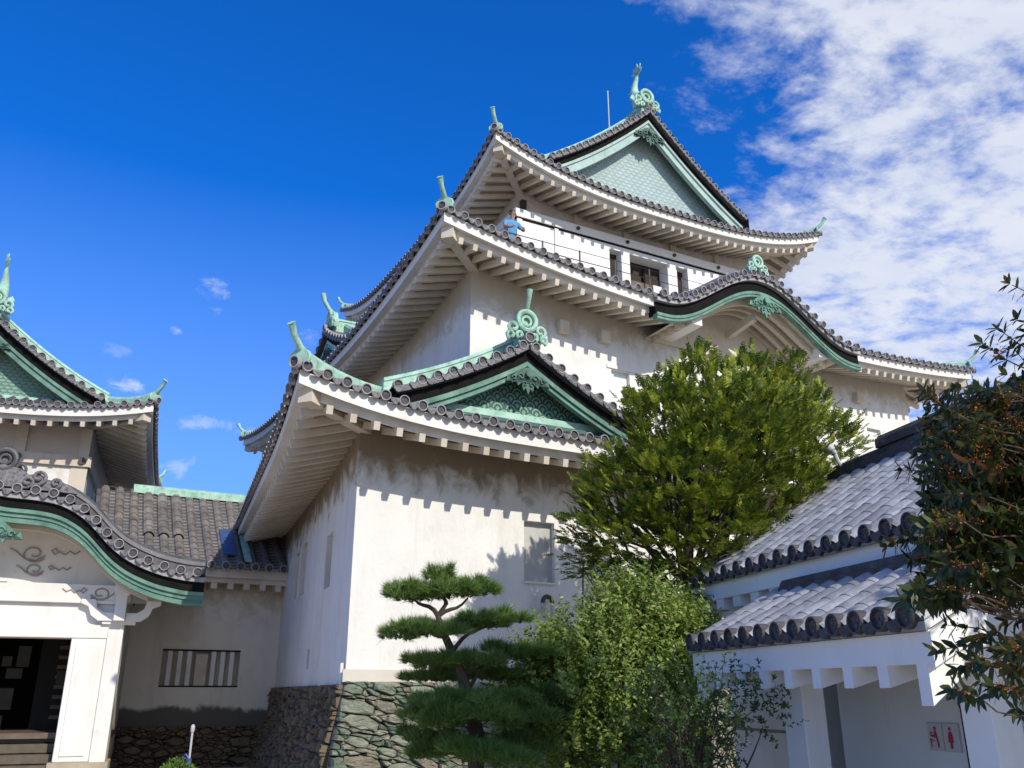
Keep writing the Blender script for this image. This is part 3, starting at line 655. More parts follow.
def fish(th, par, b, fwd, sc, m='copper', fn=None):
    """roof-ridge fish: head down on the ridge facing fwd... body curling up to a spread tail"""
    f = MB(fn); b = np.array(b, float); fw = np.array((*fwd, 0.)); sd_ = np.array((-fw[1], fw[0], 0.))
    pts = [b + sc * (fw * x + np.array((0, 0, z))) for x, z in ((.28, .02), (.22, .14), (.08, .28), (-.06, .46), (-.12, .66), (-.08, .86), (.02, 1.02), (.06, 1.12))]
    f.tube(pts, [q * sc for q in (.12, .17, .18, .155, .12, .085, .055, .03)], m, 10)
    tp = pts[-1]
    for an, ln in ((-1.0, .30), (-.45, .36), (.05, .38), (.55, .34), (1.1, .26)):
        d = fw * sin(an) + np.array((0, 0, cos(an))); e = np.cross(d, sd_)
        f.prism([(0, -.03 * sc), (ln * .6 * sc, -.05 * sc), (ln * sc, 0), (ln * .6 * sc, .06 * sc), (0, .04 * sc)], tp - sd_ * .015, d, e, sd_ * .03, m)
    for i, (p, s_) in enumerate(((pts[1], .2), (pts[2], .22), (pts[3], .2), (pts[4], .17), (pts[5], .14))):
        nrm = fw * .8 + np.array((0, 0, .6)) if i < 3 else fw
        for sg in ((1,) if i else (1,)):
            q = p - fw * .16 * sc * -1 if False else p
            d = np.array((fw[0] * -1, fw[1] * -1, .25)) if i > 1 else np.array((-fw[0], -fw[1], .5)); d = d / np.linalg.norm(d)
            f.prism([(0, -.09 * sc), (s_ * 1.7 * sc, .02 * sc), (0, .10 * sc)], q - sd_ * .012, d, (0, 0, 1), sd_ * .024, m)
    for sg in (-1, 1):
        f.prism([(0, -.05 * sc), (.22 * sc, .12 * sc), (.30 * sc, .0), (.12 * sc, -.12 * sc)], pts[1] + sd_ * sg * .13 * sc, sd_ * sg * .8 + fw * -.3, (0, 0, 1), fw * .03, m)
        f.tube([pts[0] + sd_ * sg * .1 * sc + (0, 0, .06 * sc), pts[0] + sd_ * sg * .15 * sc + (0, 0, .10 * sc)], .04 * sc, m, 8)
    return f.build('roof_fish', th, par, smooth=True)
fish(keep, R3.e, (UC - .2, 18.05, g3(0) + .45), (0, -1), 1.1)
fish(keep, R3.e, (UC, 28.5, g3(0) + .45), (0, 1), 1.25)
b = MB(); b.tube([(UC - .2, 19.6, g3(0) + .3), (UC - .2, 19.6, g3(0) + 2.2)], .022, 'white_metal', 6); b.build('lightning_rod', keep, R3.e)

# left wall windows, vent, pipe on the lowest storey, built as separate recesses
def lw(v, z):      # point on the skewed left wall
    return (u_ , v, z)
lwin = MB(shear)
for (va, vb, za, zb_) in ((14.75, 15.2, 1.72, 2.62), (18.2, 18.75, 1.9, 3.0), (19.0, 19.6, 1.9, 2.95)): pass
# ================================================================== finish helper for the left wall with real recesses
import bmesh
lo = [o for o in keep.e.children if o.name == 'lower_wall'][0]
bmx = bmesh.new(); bmx.from_mesh(lo.data)
# drop the plain left face and rebuild it with holes
fs = [f for f in bmx.faces if abs(f.normal.y) < .3]
big = max((f for f in bmx.faces if abs(f.normal.x) > .9), key=lambda f: f.calc_area()); bmesh.ops.delete(bmx, geom=[big], context='FACES_ONLY'); bmx.to_mesh(lo.data); bmx.free()
M['recess'] = mat('shade_darkened_recess_plaster', (.36, .33, .27), (.26, .23, .19), .9)  # recess backs darkened in colour, so their shade is partly painted
wl = MB(shear)
LV = 31.
def hv(va, vb, za, zb_, dp=.16, bm_='recess'): return (LV - vb, LV - va, za, zb_, dp, bm_)
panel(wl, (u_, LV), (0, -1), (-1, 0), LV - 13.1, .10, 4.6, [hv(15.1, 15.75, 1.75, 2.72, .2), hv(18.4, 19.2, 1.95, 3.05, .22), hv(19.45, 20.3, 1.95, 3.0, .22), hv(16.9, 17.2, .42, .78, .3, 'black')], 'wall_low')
wlo = wl.build('side_wall', keep)
b = MB(shear); b.box((u_ + .05, 19.26, 1.95), (u_ - .02, 19.38, 3.05), 'wall_low'); b.build('window_mullion', keep, wlo)
b = MB(shear); b.box((u_ + .06, 17.02, .42), (u_ + .02, 17.08, .78), 'eave'); b.build('vent_bar', keep, wlo)
b = MB(shear); b.tube([(u_ - .045, 13.2, .02), (u_ - .045, 13.2, .42)], .03, 'plaster', 8); b.build('white_pipe', keep, wlo)
b = MB(shear); b.tube([(u_ + 3.52, 13.07, .6), (u_ + 3.52, 13.0, 1.3), (u_ + 3.52, 12.98, 1.45), (u_ + 3.42, 12.98, 1.52), (u_ + 3.32, 13.0, 1.42), (u_ + 3.3, 13.02, 1.3)], .035, 'white_metal', 8)
b.tube([(u_ + 3.42 + .09 * cos(t), 12.97, 1.44 + .09 * sin(t)) for t in np.linspace(-.2, 3.3, 9)], .042, 'metal', 8); b.build('drain_pipe', keep, label='grey drain pipe with dark elbow under the ground-storey window')
b = MB(shear); b.box((u_ + 3.03, 13.06, 1.75), (u_ + 3.64, 13.10, 1.78), 'plaster'); b.build('window_sill', keep)

# ================================================================== STONE BASE
def stone_mat():
    m = bpy.data.materials.new('castle_stone'); m.use_nodes = True; k = NT(m.node_tree); p = k.n['Principled BSDF']
    tc = k.node('ShaderNodeTexCoord').outputs['Object']; at = k.node('ShaderNodeAttribute', attribute_name='tone').outputs['Fac']
    cr = k.node('ShaderNodeValToRGB', ins={0: at}); e = cr.color_ramp; e.elements[0].color = (.22, .29, .21, 1); e.elements[1].color = (.40, .36, .27, 1)
    for ps, c in ((.25, (.36, .42, .31, 1)), (.5, (.46, .47, .35, 1)), (.75, (.50, .47, .36, 1)), (.93, (.38, .33, .25, 1))): q = e.elements.new(ps); q.color = c
    n = k.noise(k.vmath('MULTIPLY', tc, (1, 1, 3.)).outputs[0], 5., 8, .7, .6)
    col = k.mix(k.mapr(n, .42, .72, 0., .8), cr.outputs[0], (.13, .15, .10)); col = k.mix(k.mapr(k.noise(tc, 14., 5, .7), .6, .75, 0., .5), col, (.5, .5, .42))
    k.l.new(col, p.inputs['Base Color']); p.inputs['Roughness'].default_value = .9
    b = k.node('ShaderNodeBump', ins={'Height': n, 'Strength': 1., 'Distance': .12}); b2 = k.node('ShaderNodeBump', ins={'Height': k.noise(tc, 30., 6, .7), 'Strength': .5, 'Distance': .02, 'Normal': b.outputs[0]})
    k.l.new(b2.outputs[0], p.inputs['Normal']); return m
M['joint'] = mat('earth_joint', (.05, .042, .03), (.03, .026, .02), .95, 9.); M['stone'] = stone_mat(); M['stone_shaded'] = mat('shade_darkened_brown_stone', (.20, .145, .085), (.10, .08, .05), .85, 3., .8, 18, stain=((.12, .13, .09), 5., .6, .78, .6))  # side and footing stones: shade is painted into the darker brown
base = Thing('stone_base', FA, (4.2, 13., GZ), 'rough dry-laid stone base of green and brown stones under the white keep', 'stone wall')
def clip(poly, p, n):
    """keep the side of the line through p with normal n where (q-p).n <= 0"""
    out = []
    for a, b in zip(poly, poly[1:] + poly[:1]):
        da, db = (a[0] - p[0]) * n[0] + (a[1] - p[1]) * n[1], (b[0] - p[0]) * n[0] + (b[1] - p[1]) * n[1]
        if da <= 0: out.append(a)
        if da * db < 0: t = da / (da - db); out.append((a[0] + (b[0] - a[0]) * t, a[1] + (b[1] - a[1]) * t))
    return out
def stone_face(mb, tones, o, ax, out, L, ztop, zbot, batter, h0=.092, seed=1, lb=0., sm='stone', tilt=.22):
    """irregular fitted stones: weighted cells of a stretched random pattern, each a raised angular block"""
    r = random.Random(seed); ax3 = np.array((*ax, 0.)); out3 = np.array((*out, 0.)); O = np.array((*o, 0.)); ASP = 2.3
    def P(s_, z, d=0.): return O + ax3 * s_ + np.array((0, 0, z)) + out3 * (batter * (ztop - z) * (1 + .25 * (ztop - z)) + d) - ax3 * (lb * batter * (ztop - z) * (1 + .25 * (ztop - z)) * max(0., 1 - s_ / 1.2))
    seeds = []; H = ztop - zbot; tries = 0
    while tries < 320 * L:
        tries += 1; x, z = r.uniform(-.1, L + .1), r.uniform(zbot - .1, ztop); rad = h0 * (r.random() ** 2.2 * 1.35 + .33)
        if all(((x - a) / ASP) ** 2 + (z - b + tilt * (x - a)) ** 2 > ((rad + c) * .62) ** 2 for a, b, c in seeds): seeds.append((x, z, rad))
    for _ in range(int(260 * L)):      # small filler stones
        x, z, rad = r.uniform(-.1, L + .1), r.uniform(zbot - .1, ztop), h0 * r.uniform(.22, .4)
        if all(((x - a) / ASP) ** 2 + (z - b + tilt * (x - a)) ** 2 > ((rad + c) * .60) ** 2 for a, b, c in seeds if abs(a - x) < 1): seeds.append((x, z, rad))
    for (x, z, rad) in seeds:
        poly = [(max(0., x - 1.2), max(zbot - .1, z - .6)), (min(L, x + 1.2), max(zbot - .1, z - .6)), (min(L, x + 1.2), min(ztop, z + .6)), (max(0., x - 1.2), min(ztop, z + .6))]
        sk = r.uniform(-.2, .2)
        for (a, b, c) in seeds:
            if (a, b) == (x, z) or abs(a - x) > 2.2 or abs(b - z) > 1.2: continue
            e_ = (b - z) + tilt * (a - x); dx, dz = (a - x) / ASP ** 2 + tilt * e_, e_; d2 = ((a - x) / ASP) ** 2 + e_ ** 2; t = .5 + .5 * (rad ** 2 - c ** 2) / d2
            t = min(.85, max(.15, t)); poly = clip(poly, (x + (a - x) * t, z + (b - z) * t), (dx, dz))
            if len(poly) < 3: break
        if len(poly) < 3: continue
        # gaps, split edges, roughen the outline
        cx, cz = sum(p[0] for p in poly) / len(poly), sum(p[1] for p in poly) / len(poly)
        w_ = max(p[0] for p in poly) - min(p[0] for p in poly); h_ = max(p[1] for p in poly) - min(p[1] for p in poly)
        if w_ < .03 or h_ < .03: continue
        gx, gz = max(.55, 1 - .007 / w_), max(.55, 1 - .007 / h_); ring = []
        for a, b in zip(poly, poly[1:] + poly[:1]):
            ln = math.hypot(b[0] - a[0], b[1] - a[1]); k_n = max(1, int(ln / .09))
            for q in range(k_n):
                t = q / k_n; px_, pz_ = a[0] + (b[0] - a[0]) * t, a[1] + (b[1] - a[1]) * t; jt = .020 if q else .006
                f_ = .965 if q == 0 else 1.
                ring.append((cx + (px_ - cx) * gx * f_ + r.uniform(-jt, jt), min(ztop, cz + (pz_ - cz) * gz * f_ + r.uniform(-jt, jt))))
        n = len(ring); pr = r.uniform(.03, .13); tx, tz = r.uniform(-.12, .12), r.uniform(-.15, .15)
        def D(x_, z_, e): return e + tx * (x_ - cx) + tz * (z_ - cz)
        vs = [P(x_, z_, -.10) for x_, z_ in ring] + [P(x_, z_, D(x_, z_, pr * .4)) for x_, z_ in ring] + [P(cx + (x_ - cx) * .84, cz + (z_ - cz) * .80, D(x_, z_, pr) + r.uniform(-.018, .012)) for x_, z_ in ring] + [P(cx + (x_ - cx) * .4, cz + (z_ - cz) * .4, D(x_, z_, pr) + r.uniform(-.01, .014)) for x_, z_ in ring] + [P(cx, cz, pr)]
        fs = [(k * n + i, k * n + (i + 1) % n, (k + 1) * n + (i + 1) % n, (k + 1) * n + i) for k in range(3) for i in range(n)] + [(3 * n + i, 3 * n + (i + 1) % n, 4 * n) for i in range(n)]
        mb.add(vs, fs, sm); tones.extend([r.random() ** 1.35] * len(vs))
    k = len(mb.v); mb.grid([[P(s2, zz2, -.06) for zz2 in np.linspace(ztop, zbot, 6)] for s2 in (0., L)], 'joint'); tones.extend([0.] * (len(mb.v) - k))
sb = MB(); tn = []
stone_face(sb, tn, (4.17, 13.04), (1, 0), (0, -1), 17., .16, GZ - .2, .16, seed=5, lb=1.)
sb.box((8.5, 14., -1.7), (21., 30., .1), 'dark'); tn.extend([0.] * 8)
so_ = sb.build('front_face', base); at = so_.data.attributes.new('tone', 'FLOAT', 'POINT'); at.data.foreach_set('value', tn)
sb = MB(); tn = []; sk = math.atan(SH)
stone_face(sb, tn, (4.2 + SH * 18., 13.05 + 18.), (-sin(sk), -cos(sk)), (-cos(sk), sin(sk)), 18. / cos(sk), .12, GZ - .2, .16, seed=11, sm='stone_shaded', tilt=.1)
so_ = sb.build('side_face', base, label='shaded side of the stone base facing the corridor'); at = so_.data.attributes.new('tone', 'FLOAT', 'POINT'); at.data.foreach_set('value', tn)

# ================================================================== CORRIDOR between keep and left tower
def add_base_mould(m, z0, band):
    k = NT(m.node_tree); p = k.n['Principled BSDF']; src = p.inputs['Base Color'].links[0].from_socket
    tc = k.node('ShaderNodeTexCoord').outputs['Object']; z = k.node('ShaderNodeSeparateXYZ', ins={0: tc}).outputs[2]
    n = k.noise(k.vmath('MULTIPLY', tc, (1., 1., .5)).outputs[0], 1.1, 7, .65, .4)
    f = k.mapr(k.math('ADD', k.math('MULTIPLY', k.math('SUBTRACT', z0, z), 1 / band), k.math('MULTIPLY', k.math('SUBTRACT', n, .5), 2.4)), -.15, .25, 0., .86, True)
    k.l.new(k.mix(f, src, (.035, .032, .028)), p.inputs['Base Color'])
M['wall_cor'] = wall_mat('corridor_plaster', (.74, .69, .58), (.42, .35, .25), 2.3 + 1.6, .8, .8)
add_base_mould(M['wall_cor'], -.32 + 1.6, .3)
cor = Thing('connecting_corridor', FA, (0, 22.3, GZ), 'low shaded corridor building with dark tiled roof and slatted window, left of the keep', 'corridor building')
CV = 22.3; cs = CV / 17.35
wm = MB(); L0 = .6
wz0, wz1 = .155, .92
panel(wm, (L0, CV), (1, 0), (0, -1), 5.2, -.75, 3.2, [(2.75 - L0, 4.51 - L0, wz0, wz1, .3, 'eave_dirty')], 'wall_cor'); cw = wm.build('wall', cor)
wb = MB(); wbw = 4.51 - 2.75
wb.box((2.75, CV - .02, wz1), (4.51, CV + .05, wz1 + .035), 'dark'); wb.box((2.75, CV - .02, wz0 - .03), (4.51, CV + .05, wz0), 'dark'); wb.build('window_frame', cor, cw)
for i, f in enumerate((.10, .225, .345, .655, .775, .895)):
    b = MB(); x = 2.75 + wbw * f; b.box((x - .05, CV + .0, wz0), (x + .05, CV + .09, wz1), 'plaster'); b.build('window_bar', cor, cw)
b = MB(); b.box((2.75 + wbw * .43, CV + .02, wz0), (2.75 + wbw * .58, CV + .1, wz1 - .06), 'eave_dirty'); b.build('window_board', cor, cw, label='wide plain board between the white bars')
sb = MB(); tn = []; stone_face(sb, tn, (L0, CV - .02), (1, 0), (0, -1), 5.6, -.72, GZ - .1, .15, seed=3, sm='stone_shaded', tilt=0.); o = sb.build('stone_footing', cor, label='dark brown stone footing'); at = o.data.attributes.new('tone', 'FLOAT', 'POINT'); at.data.foreach_set('value', tn)
ez, rz, ev, rv_ = 2.80, 4.92, CV - .75, CV + 1.9
zc_ = lambda d: ez + (rz - ez) * (d / (rv_ - ev)) * (.86 + .14 * d / (rv_ - ev))
rf = MB()
for sg in (1, -1):
    yy = lambda d: ev + d if sg == 1 else 2 * rv_ - ev - d
    rf.grid([[(u, yy(d), zc_(d)) for d in np.linspace(0, rv_ - ev, 7)] for u in (L0 + .3, 6.6)], 'tile')
    if sg == 1:
        for i, u in enumerate(np.arange(L0 + .5, 6.6, .34)):
            # overlapping round cover tiles: stepped tube
            n = 11; D = rv_ - ev
            raised = 1.85 < u < 2.9
            for j in range(n):
                d0, d1 = D * j / n, D * (j + 1.12) / n
                if d1 > D: d1 = D
                rr = .105 if not (raised and j > 3) else .14
                half_tube(rf, [(u, yy(d0), zc_(d0) + .02), (u, yy(d1), zc_(d1) - .0)], (1, 0, 0), rr, 'tile_c')
            c = (u, ev - .02, ez + .04); disc_end(rf, c, (0, -1, -.1), .10)
            for j in range(22):
                d0 = D * j / 22; rf.box((u + .11, yy(d0), zc_(d0) - .02), (u + .24, yy(d0) + .10, zc_(d0) + .035), 'tile_c')
M['tile_c'] = mat('brown_grey_tile', (.11, .10, .09), (.25, .22, .19), .6, 2.2, .3, 30, stain=((.34, .28, .22), 4., .55, .75, .6))
ro = rf.build('roof', cor)
b = MB(); b.sweep([(1.75, rv_, rz), (6.4, rv_, rz)], [(-.16, -.04), (.16, -.04), (.16, .10), (.10, .12), (.10, .17), (.05, .20), (-.05, .20), (-.10, .17), (-.10, .12), (-.16, .10)], 'copper'); b.build('ridge', cor, ro)
b = MB(); b.box((L0, ev + .12, ez - .22), (6.2, ev + .34, ez - .02), 'eave'); b.box((L0, ev + .22, ez - .33), (6.2, ev + .5, ez - .22), 'eave'); b.box((L0, ev + .3, ez - .25), (6.2, CV + .05, ez - .20), 'eave_dirty'); b.build('fascia', cor, ro)
for u in np.arange(.6, 5.9, .38):
    b = MB(); b.box((u - .07, ev + .24, ez - .47), (u + .07, CV + .02, ez - .33), 'eave'); b.build('rafter', cor, ro)
b = MB(); b.beam((4.35, ev + .1, zc_(.1) + .12), (4.35, ev + 1.25, zc_(1.25) + .12), .16, .05, 'copper'); b.build('copper_flashing', cor, ro)
b = MB(); b.beam((3.95, ev + .3, zc_(.3) + .13), (3.95, ev + 1.3, zc_(1.3) + .13), .34, .03, mat('blue_sheet', (.06, .10, .22), (.04, .07, .16), .4)); b.build('blue_sheet', cor, ro)

# ================================================================== LEFT TOWER
lt = Thing('small_tower', FL, (-5., 24.3, GZ), 'smaller white castle turret with green gable, at the left behind the gate porch', 'turret')
lsc = 22.94
M['wall_lt'] = wall_mat('turret_plaster', (.80, .78, .74), (.48, .40, .31), 5.6 + 1.6, .7, .7)
U0, U1, V0, V1 = -9.4, -1.07, 22.94, 33.
UCl = (U0 + U1) / 2; HFl = (U1 - U0) / 2
RL = Roof(lt, 'turret', (U0, V0, U1, V1), 6.62, .30, .07, .42, 4.2, 2.8, {'front': 1.4, 'left': 1.4, 'right': 1.45, 'back': 1.4}, rpitch=.37, gable={'sv': .68, 'sp': 1.3, 'df': 1.6, 'half': HFl}, mat_e='eave')
lraf = [0]
def cbl(): lraf[0] += 1; return lraf[0] <= 45
RL.build(detail=('front', 'right'), rafter_cb=cbl, tube_sides=('front', 'right', 'left'))
RL.hips(('fr', 'fl', 'br'), dtop=1.5)
gl = lambda x: RL.z0 + RL.a * (HFl - x) + RL.b * (HFl - x) ** 2
gable_end(lt, RL.e, (UCl, V0), (1, 0), (0, -1), HFl, gl, 1.35, .62, 1.25, 4., 'fishscale2', 'copper_b', zbase=6.98, gsc=.9, bw=.26, dark=.24, ridge_back=8., oni=1.0, horn_on=False)
fish(lt, RL.e, (UCl, V0 + 1.1, gl(0) + .42), (0, -1), 1.0)
wm = MB(); wu0, wu1, wv = U0 + 1.45, U1 - 1.5, V0 + 1.4
panel(wm, (wu0, wv), (1, 0), (0, -1), wu1 - wu0, GZ, 6.9, [], 'wall_lt'); panel(wm, (wu1, wv), (0, 1), (1, 0), 7.2, GZ, 6.9, [(2.2, 3.4, 3.6, 5.2, .3, 'black')], 'wall_lt'); panel(wm, (wu0, 31.5), (0, -1), (-1, 0), 7.2, GZ, 6.9, [], 'wall_lt')
wl_ = wm.build('wall', lt)
b = MB(); b.beam((wu0 - .05, wv - .04, 5.62), (wu1 + .06, wv - .04, 5.62), .12, .27, 'eave'); b.beam((wu1 + .03, wv - .06, 5.62), (wu1 + .03, 31.5, 5.62), .12, .27, 'eave'); b.build('tie_beam', lt, wl_)
for u in (wu1 - .12, wu1 - 1.6, wu1 - 3.1):
    b = MB(); b.box((u - .13, wv - .07, 5.75), (u + .13, wv + .02, 6.5), 'eave'); b.build('short_strut', lt, wl_)
    b = MB(); b.tube([(u, wv - .09, 5.62), (u, wv - .16, 5.62)], .09, 'metal', 12); b.build('beam_boss', lt, wl_, smooth=True)
b = MB(); b.box((wu1 - .36, wv - .03, 3.), (wu1 + .03, wv + .01, 5.49), 'eave'); b.build('corner_post', lt, wl_)

# ================================================================== GATE PORCH
gp = Thing('gate_porch', FL, (-3.2, 18., GZ), 'white entrance porch with wavy tiled gable and green bargeboard, at the lower left', 'gatehouse')
GV = 18.; GC = -3.3
prof = [(-2.65, 2.98), (-2.36, 2.97), (-2.14, 2.96), (-1.88, 2.92), (-1.65, 2.82), (-1.44, 2.68), (-1.27, 2.51), (-1.12, 2.35), (-.91, 2.18), (-.72, 2.07), (-.48, 1.97), (-.26, 1.90), (.11, 1.83), (.40, 1.82)]
pxs = np.array([(a * 1.2 - GC) for a, b in prof]); pzs = np.array([b * 1.2 - .05 for a, b in prof])
from numpy import interp
_xx = np.linspace(0, pxs[-1], 200); _zz = interp(_xx, np.concatenate([[0.], pxs]), np.concatenate([[3.56], pzs])); _k = np.ones(15) / 15; _zs = np.convolve(np.pad(_zz, 7, mode='edge'), _k, 'valid')
zg = lambda x: float(interp(abs(x), _xx, _zs))
GH = float(pxs[-1])
kg = kara(gp, None, (GC, GV), (1, 0), (0, -1), zg, GH, 6.0, 6., barge='copper_b', dark=.22, bw=.24, ribz=.60, rib=1, wallin=1.3, gsc=.9, infill='plaster', oni=1.15, onim='tile', bargeoff=.10, tall=True)
sm_ = MB()
for sg in (-1, 1):
    for (ox, oz, r0, w_) in ((.62, .26, .12, .035), (.92, .17, .09, .03), (.45, .16, .09, .03)):
        sm_.tube([(GC + sg * (ox + r0 * (1 - t / 8) * cos(t)), GV + .02, zg(0) + oz + r0 * (1 - t / 8) * sin(t)) for t in np.linspace(-1.4, 5.6, 16)], w_, 'tile_pend', 7)
    sm_.prism([(0, 0), (1.3, -.06), (1.22, .04), (1.0, .16), (.8, .14), (.62, .28), (.45, .24), (.3, .34), (0, .4)], (GC, GV + .05, zg(0) + .06), (sg, 0, 0), (0, 0, 1), (0, .14, 0), 'tile_pend')
sm_.build('ridge_scrolls', gp, kg, smooth=True)
pv_ = 19.0      # plane of the piers
pm = MB()
for sg in (-1, 1):
    a, c = GC + sg * (-.88 - GC), GC + sg * (-1.77 - GC)
    pm.box((min(a, c), pv_, -1.25), (max(a, c), pv_ + .75, 1.0), 'plaster') if sg == 1 else None
    if sg == -1: pm.box((min(a, c), pv_, -1.25), (max(a, c), pv_ + .75, 1.0), 'plaster')
    p = MB(); p.box((min(a, c), pv_, -1.2), (max(a, c), pv_ + .75, .98), 'plaster'); po = p.build('pier', gp, bevel=.02)
    g_ = GC + sg * (-1.15 - GC); p = MB(); p.box((min(a, g_), pv_ - .05, -1.2), (max(a, g_), pv_ + .01, 1.24), 'plaster'); p.build('corner_post', gp, po)
    p = MB(); p.box((min(c, g_) + .10 * (sg == 1) + .0, pv_ - .025, -1.1), (max(c, g_) - .10, pv_ + .01, .86), 'plaster'); p.build('pier_panel', gp, po, bevel=.01)
    p = MB(); p.box((min(a, c) - .06, pv_ - .12, -1.6), (max(a, c) + .06, pv_ + .8, -1.2), mat('plinth_stone', (.45, .40, .30), (.32, .28, .2), .9)); p.build('plinth', gp, po)
    # bracket cluster on top of the corner post
    p = MB(); x0 = GC + sg * (-.98 - GC)
    p.box((x0 - .10, pv_ - .28, 1.30), (x0 + .10, pv_ + .1, 1.80), 'plaster'); p.box((x0 - .14, pv_ - .34, 1.78), (x0 + .14, pv_ + .1, 1.98), 'plaster')
    for q in (-1, 1):
        p.prism([(0, 0), (.28, 0), (.42, .10), (.48, .26), (.62, .32), (.62, .40), (.36, .40), (.32, .24), (.2, .16), (0, .16)], (x0 + q * .1, pv_ - .14, 1.30), (q, 0, 0), (0, 0, 1), (0, .16, 0), 'plaster')
    p.box((x0 - .3, pv_ - .1, 1.24), (x0 + .3, pv_ + .1, 1.34), 'plaster'); p.build('bracket', gp, po, bevel=.012)
xr = -.88; xl = 2 * GC - xr
b = MB(); b.box((xl - .0, pv_ - .02, .98), (xr + .0, pv_ + .5, 1.24), 'plaster'); li = b.build('lintel', gp, bevel=.015)
b = MB(); b.box((xl + .1, pv_ + .03, 1.24), (xr - .1, pv_ + .4, 1.66), 'plaster'); b.box((xl + .05, pv_ - .05, 1.66), (xr + .05, pv_ + .4, 1.98), 'plaster'); b.box((xl + .05, pv_ - .08, 1.62), (xr, pv_, 1.68), 'plaster'); b.build('upper_beam', gp, li, bevel=.012)
# carved cloud scrolls on beam and infill
def scroll(mb, c, sg, sc, y):
    x, z = c
    p = [(-.95, .12), (-.85, .04), (-.75, .10), (-.66, .02), (-.55, .08), (-.45, .02), (-.38, .10), (-.46, .15), (-.5, .09)]
    mb.tube([(x + sg * a * sc, y, z + b_ * sc) for a, b_ in p], .014, 'carve', 5)
    mb.tube([(x + sg * (-.05 + (.19 - .022 * t) * cos(t)) * sc, y, z + (.02 + (.15 - .018 * t) * sin(t)) * sc) for t in np.linspace(-2.6, 5.4, 26)], .016, 'carve', 5)
    mb.tube([(x + sg * a * sc, y, z + b_ * sc) for a, b_ in ((-.28, -.02), (-.1, -.13), (.12, -.10), (.3, .05), (.42, .1))], .014, 'carve', 5)
M['carve'] = mat('weathered_carving', (.40, .36, .30), (.3, .27, .22), .9)
yy_ = GV + 1.3 - .02
for sg in (1, -1):
    b = MB(); scroll(b, (GC + sg * 1.95, 1.80), sg, .75, pv_ - .06); b.build('beam_carving', gp, li)
    b = MB(); scroll(b, (GC + sg * .55, 2.55), -sg, .9, yy_); scroll(b, (GC + sg * .62, 2.25), -sg, .7, yy_); b.build('infill_carving', gp, kg)
ff = MB(); flz = -.72
ff.box((xl, pv_ + .75, flz - .1), (xr, 24., flz), 'floorb'); M['floorb'] = mat('porch_boards', (.16, .12, .085), (.10, .07, .05), .6, 4.)
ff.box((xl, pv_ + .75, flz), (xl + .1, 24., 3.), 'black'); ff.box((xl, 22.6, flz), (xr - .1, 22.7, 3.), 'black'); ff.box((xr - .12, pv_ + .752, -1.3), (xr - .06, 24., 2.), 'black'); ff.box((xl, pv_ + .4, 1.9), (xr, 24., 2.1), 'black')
ff = ff.build('hall_interior', gp)
b = MB(); b.box((xr - .06, pv_ + .752, -1.3), (xr - .02, 24., 2.), 'eave_dirty'); b.build('side_wall', gp)
for i in range(4):
    b = MB(); b.box((xl + .9, pv_ + .9 - .28 * i + .28 * 0, flz - .17 * (i + 1)), (xr - .9, pv_ + 1.2 - .0, flz - .17 * i - .02), mat('step_board', (.13, .105, .075), (.08, .065, .045), .7, 5.) if i == 0 else 'stepw')
    if i == 0: M['stepw'] = b.mats[0]
    b.build('step', gp)
# inner door lattice and notices
b = MB(); dd = 21.6
b.box((-2.55, dd, flz), (-1.95, dd + .06, 1.5), 'latt'); M['latt'] = mat('dark_lattice', (.012, .010, .008), (.008, .007, .006), .8)
for z in np.arange(flz + .2, 1.4, .2): b.box((-2.2, dd - .04, z), (-1.3, dd, z + .07), 'latt2')
M['latt2'] = mat('brown_slats', (.17, .12, .085), (.12, .085, .06), .7); b.build('inner_screen', gp, ff)
M['paper'] = mat('notice_paper', (.075, .07, .055), (.05, .045, .035), .8)
for (x, z, w_, h_) in ((-3.15, .62, .18, .20), (-2.85, .72, .24, .42), (-2.98, .38, .3, .2), (-3.08, -.12, .3, .42), (-3.15, -.62, .2, .36), (-2.05, .30, .24, .28)):
    b = MB(); b.box((x - w_ / 2, dd - .09, z - h_ / 2), (x + w_ / 2, dd - .07, z + h_ / 2), 'paper'); b.build('notice', gp, ff)

# ================================================================== RESTROOM BUILDING (right foreground)
rb = Thing('restroom_building', FF, (5.45, 7., GZ), 'small white restroom building with grey tiled roof and tiled canopy, right foreground', 'building')
M['tile_s'] = mat('silver_grey_tile', (.24, .24, .26), (.42, .41, .43), .42, 5., .15, 30, stain=((.14, .13, .14), 9., .58, .75, .6), spec=.6)
def brick_tile(name):
    m = bpy.data.materials.new(name); m.use_nodes = True; k = NT(m.node_tree); p = k.n['Principled BSDF']
    tc = k.node('ShaderNodeTexCoord').outputs['Object']
    wn = k.node('ShaderNodeAttribute', attribute_name='tone').outputs['Fac']
    n = k.noise(tc, 9., 6, .65)
    c = k.mix(wn, (.25, .26, .275), (.45, .455, .47)); c = k.mix(k.mapr(n, .42, .72, 0., .75), c, (.13, .12, .12)); c = k.mix(k.mapr(k.noise(tc, 3.2, 5, .6), .52, .7, 0., .5), c, (.46, .46, .46)); k.l.new(c, p.inputs['Base Color'])
    p.inputs['Roughness'].default_value = .42; b = k.node('ShaderNodeBump', ins={'Height': k.math('ADD', n, wn), 'Strength': .25, 'Distance': .02}); k.l.new(b.outputs[0], p.inputs['Normal']); return m
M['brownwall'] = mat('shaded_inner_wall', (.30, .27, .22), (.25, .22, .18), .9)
M['tile_b'] = brick_tile('mottled_grey_tile')
M['bl'] = mat('painted_white_wall', (.82, .83, .79), (.76, .77, .73), .8, 1.2, .12, 25, streak=((.5, .5, .48), 4., .6, .8, .3), spec=.2)
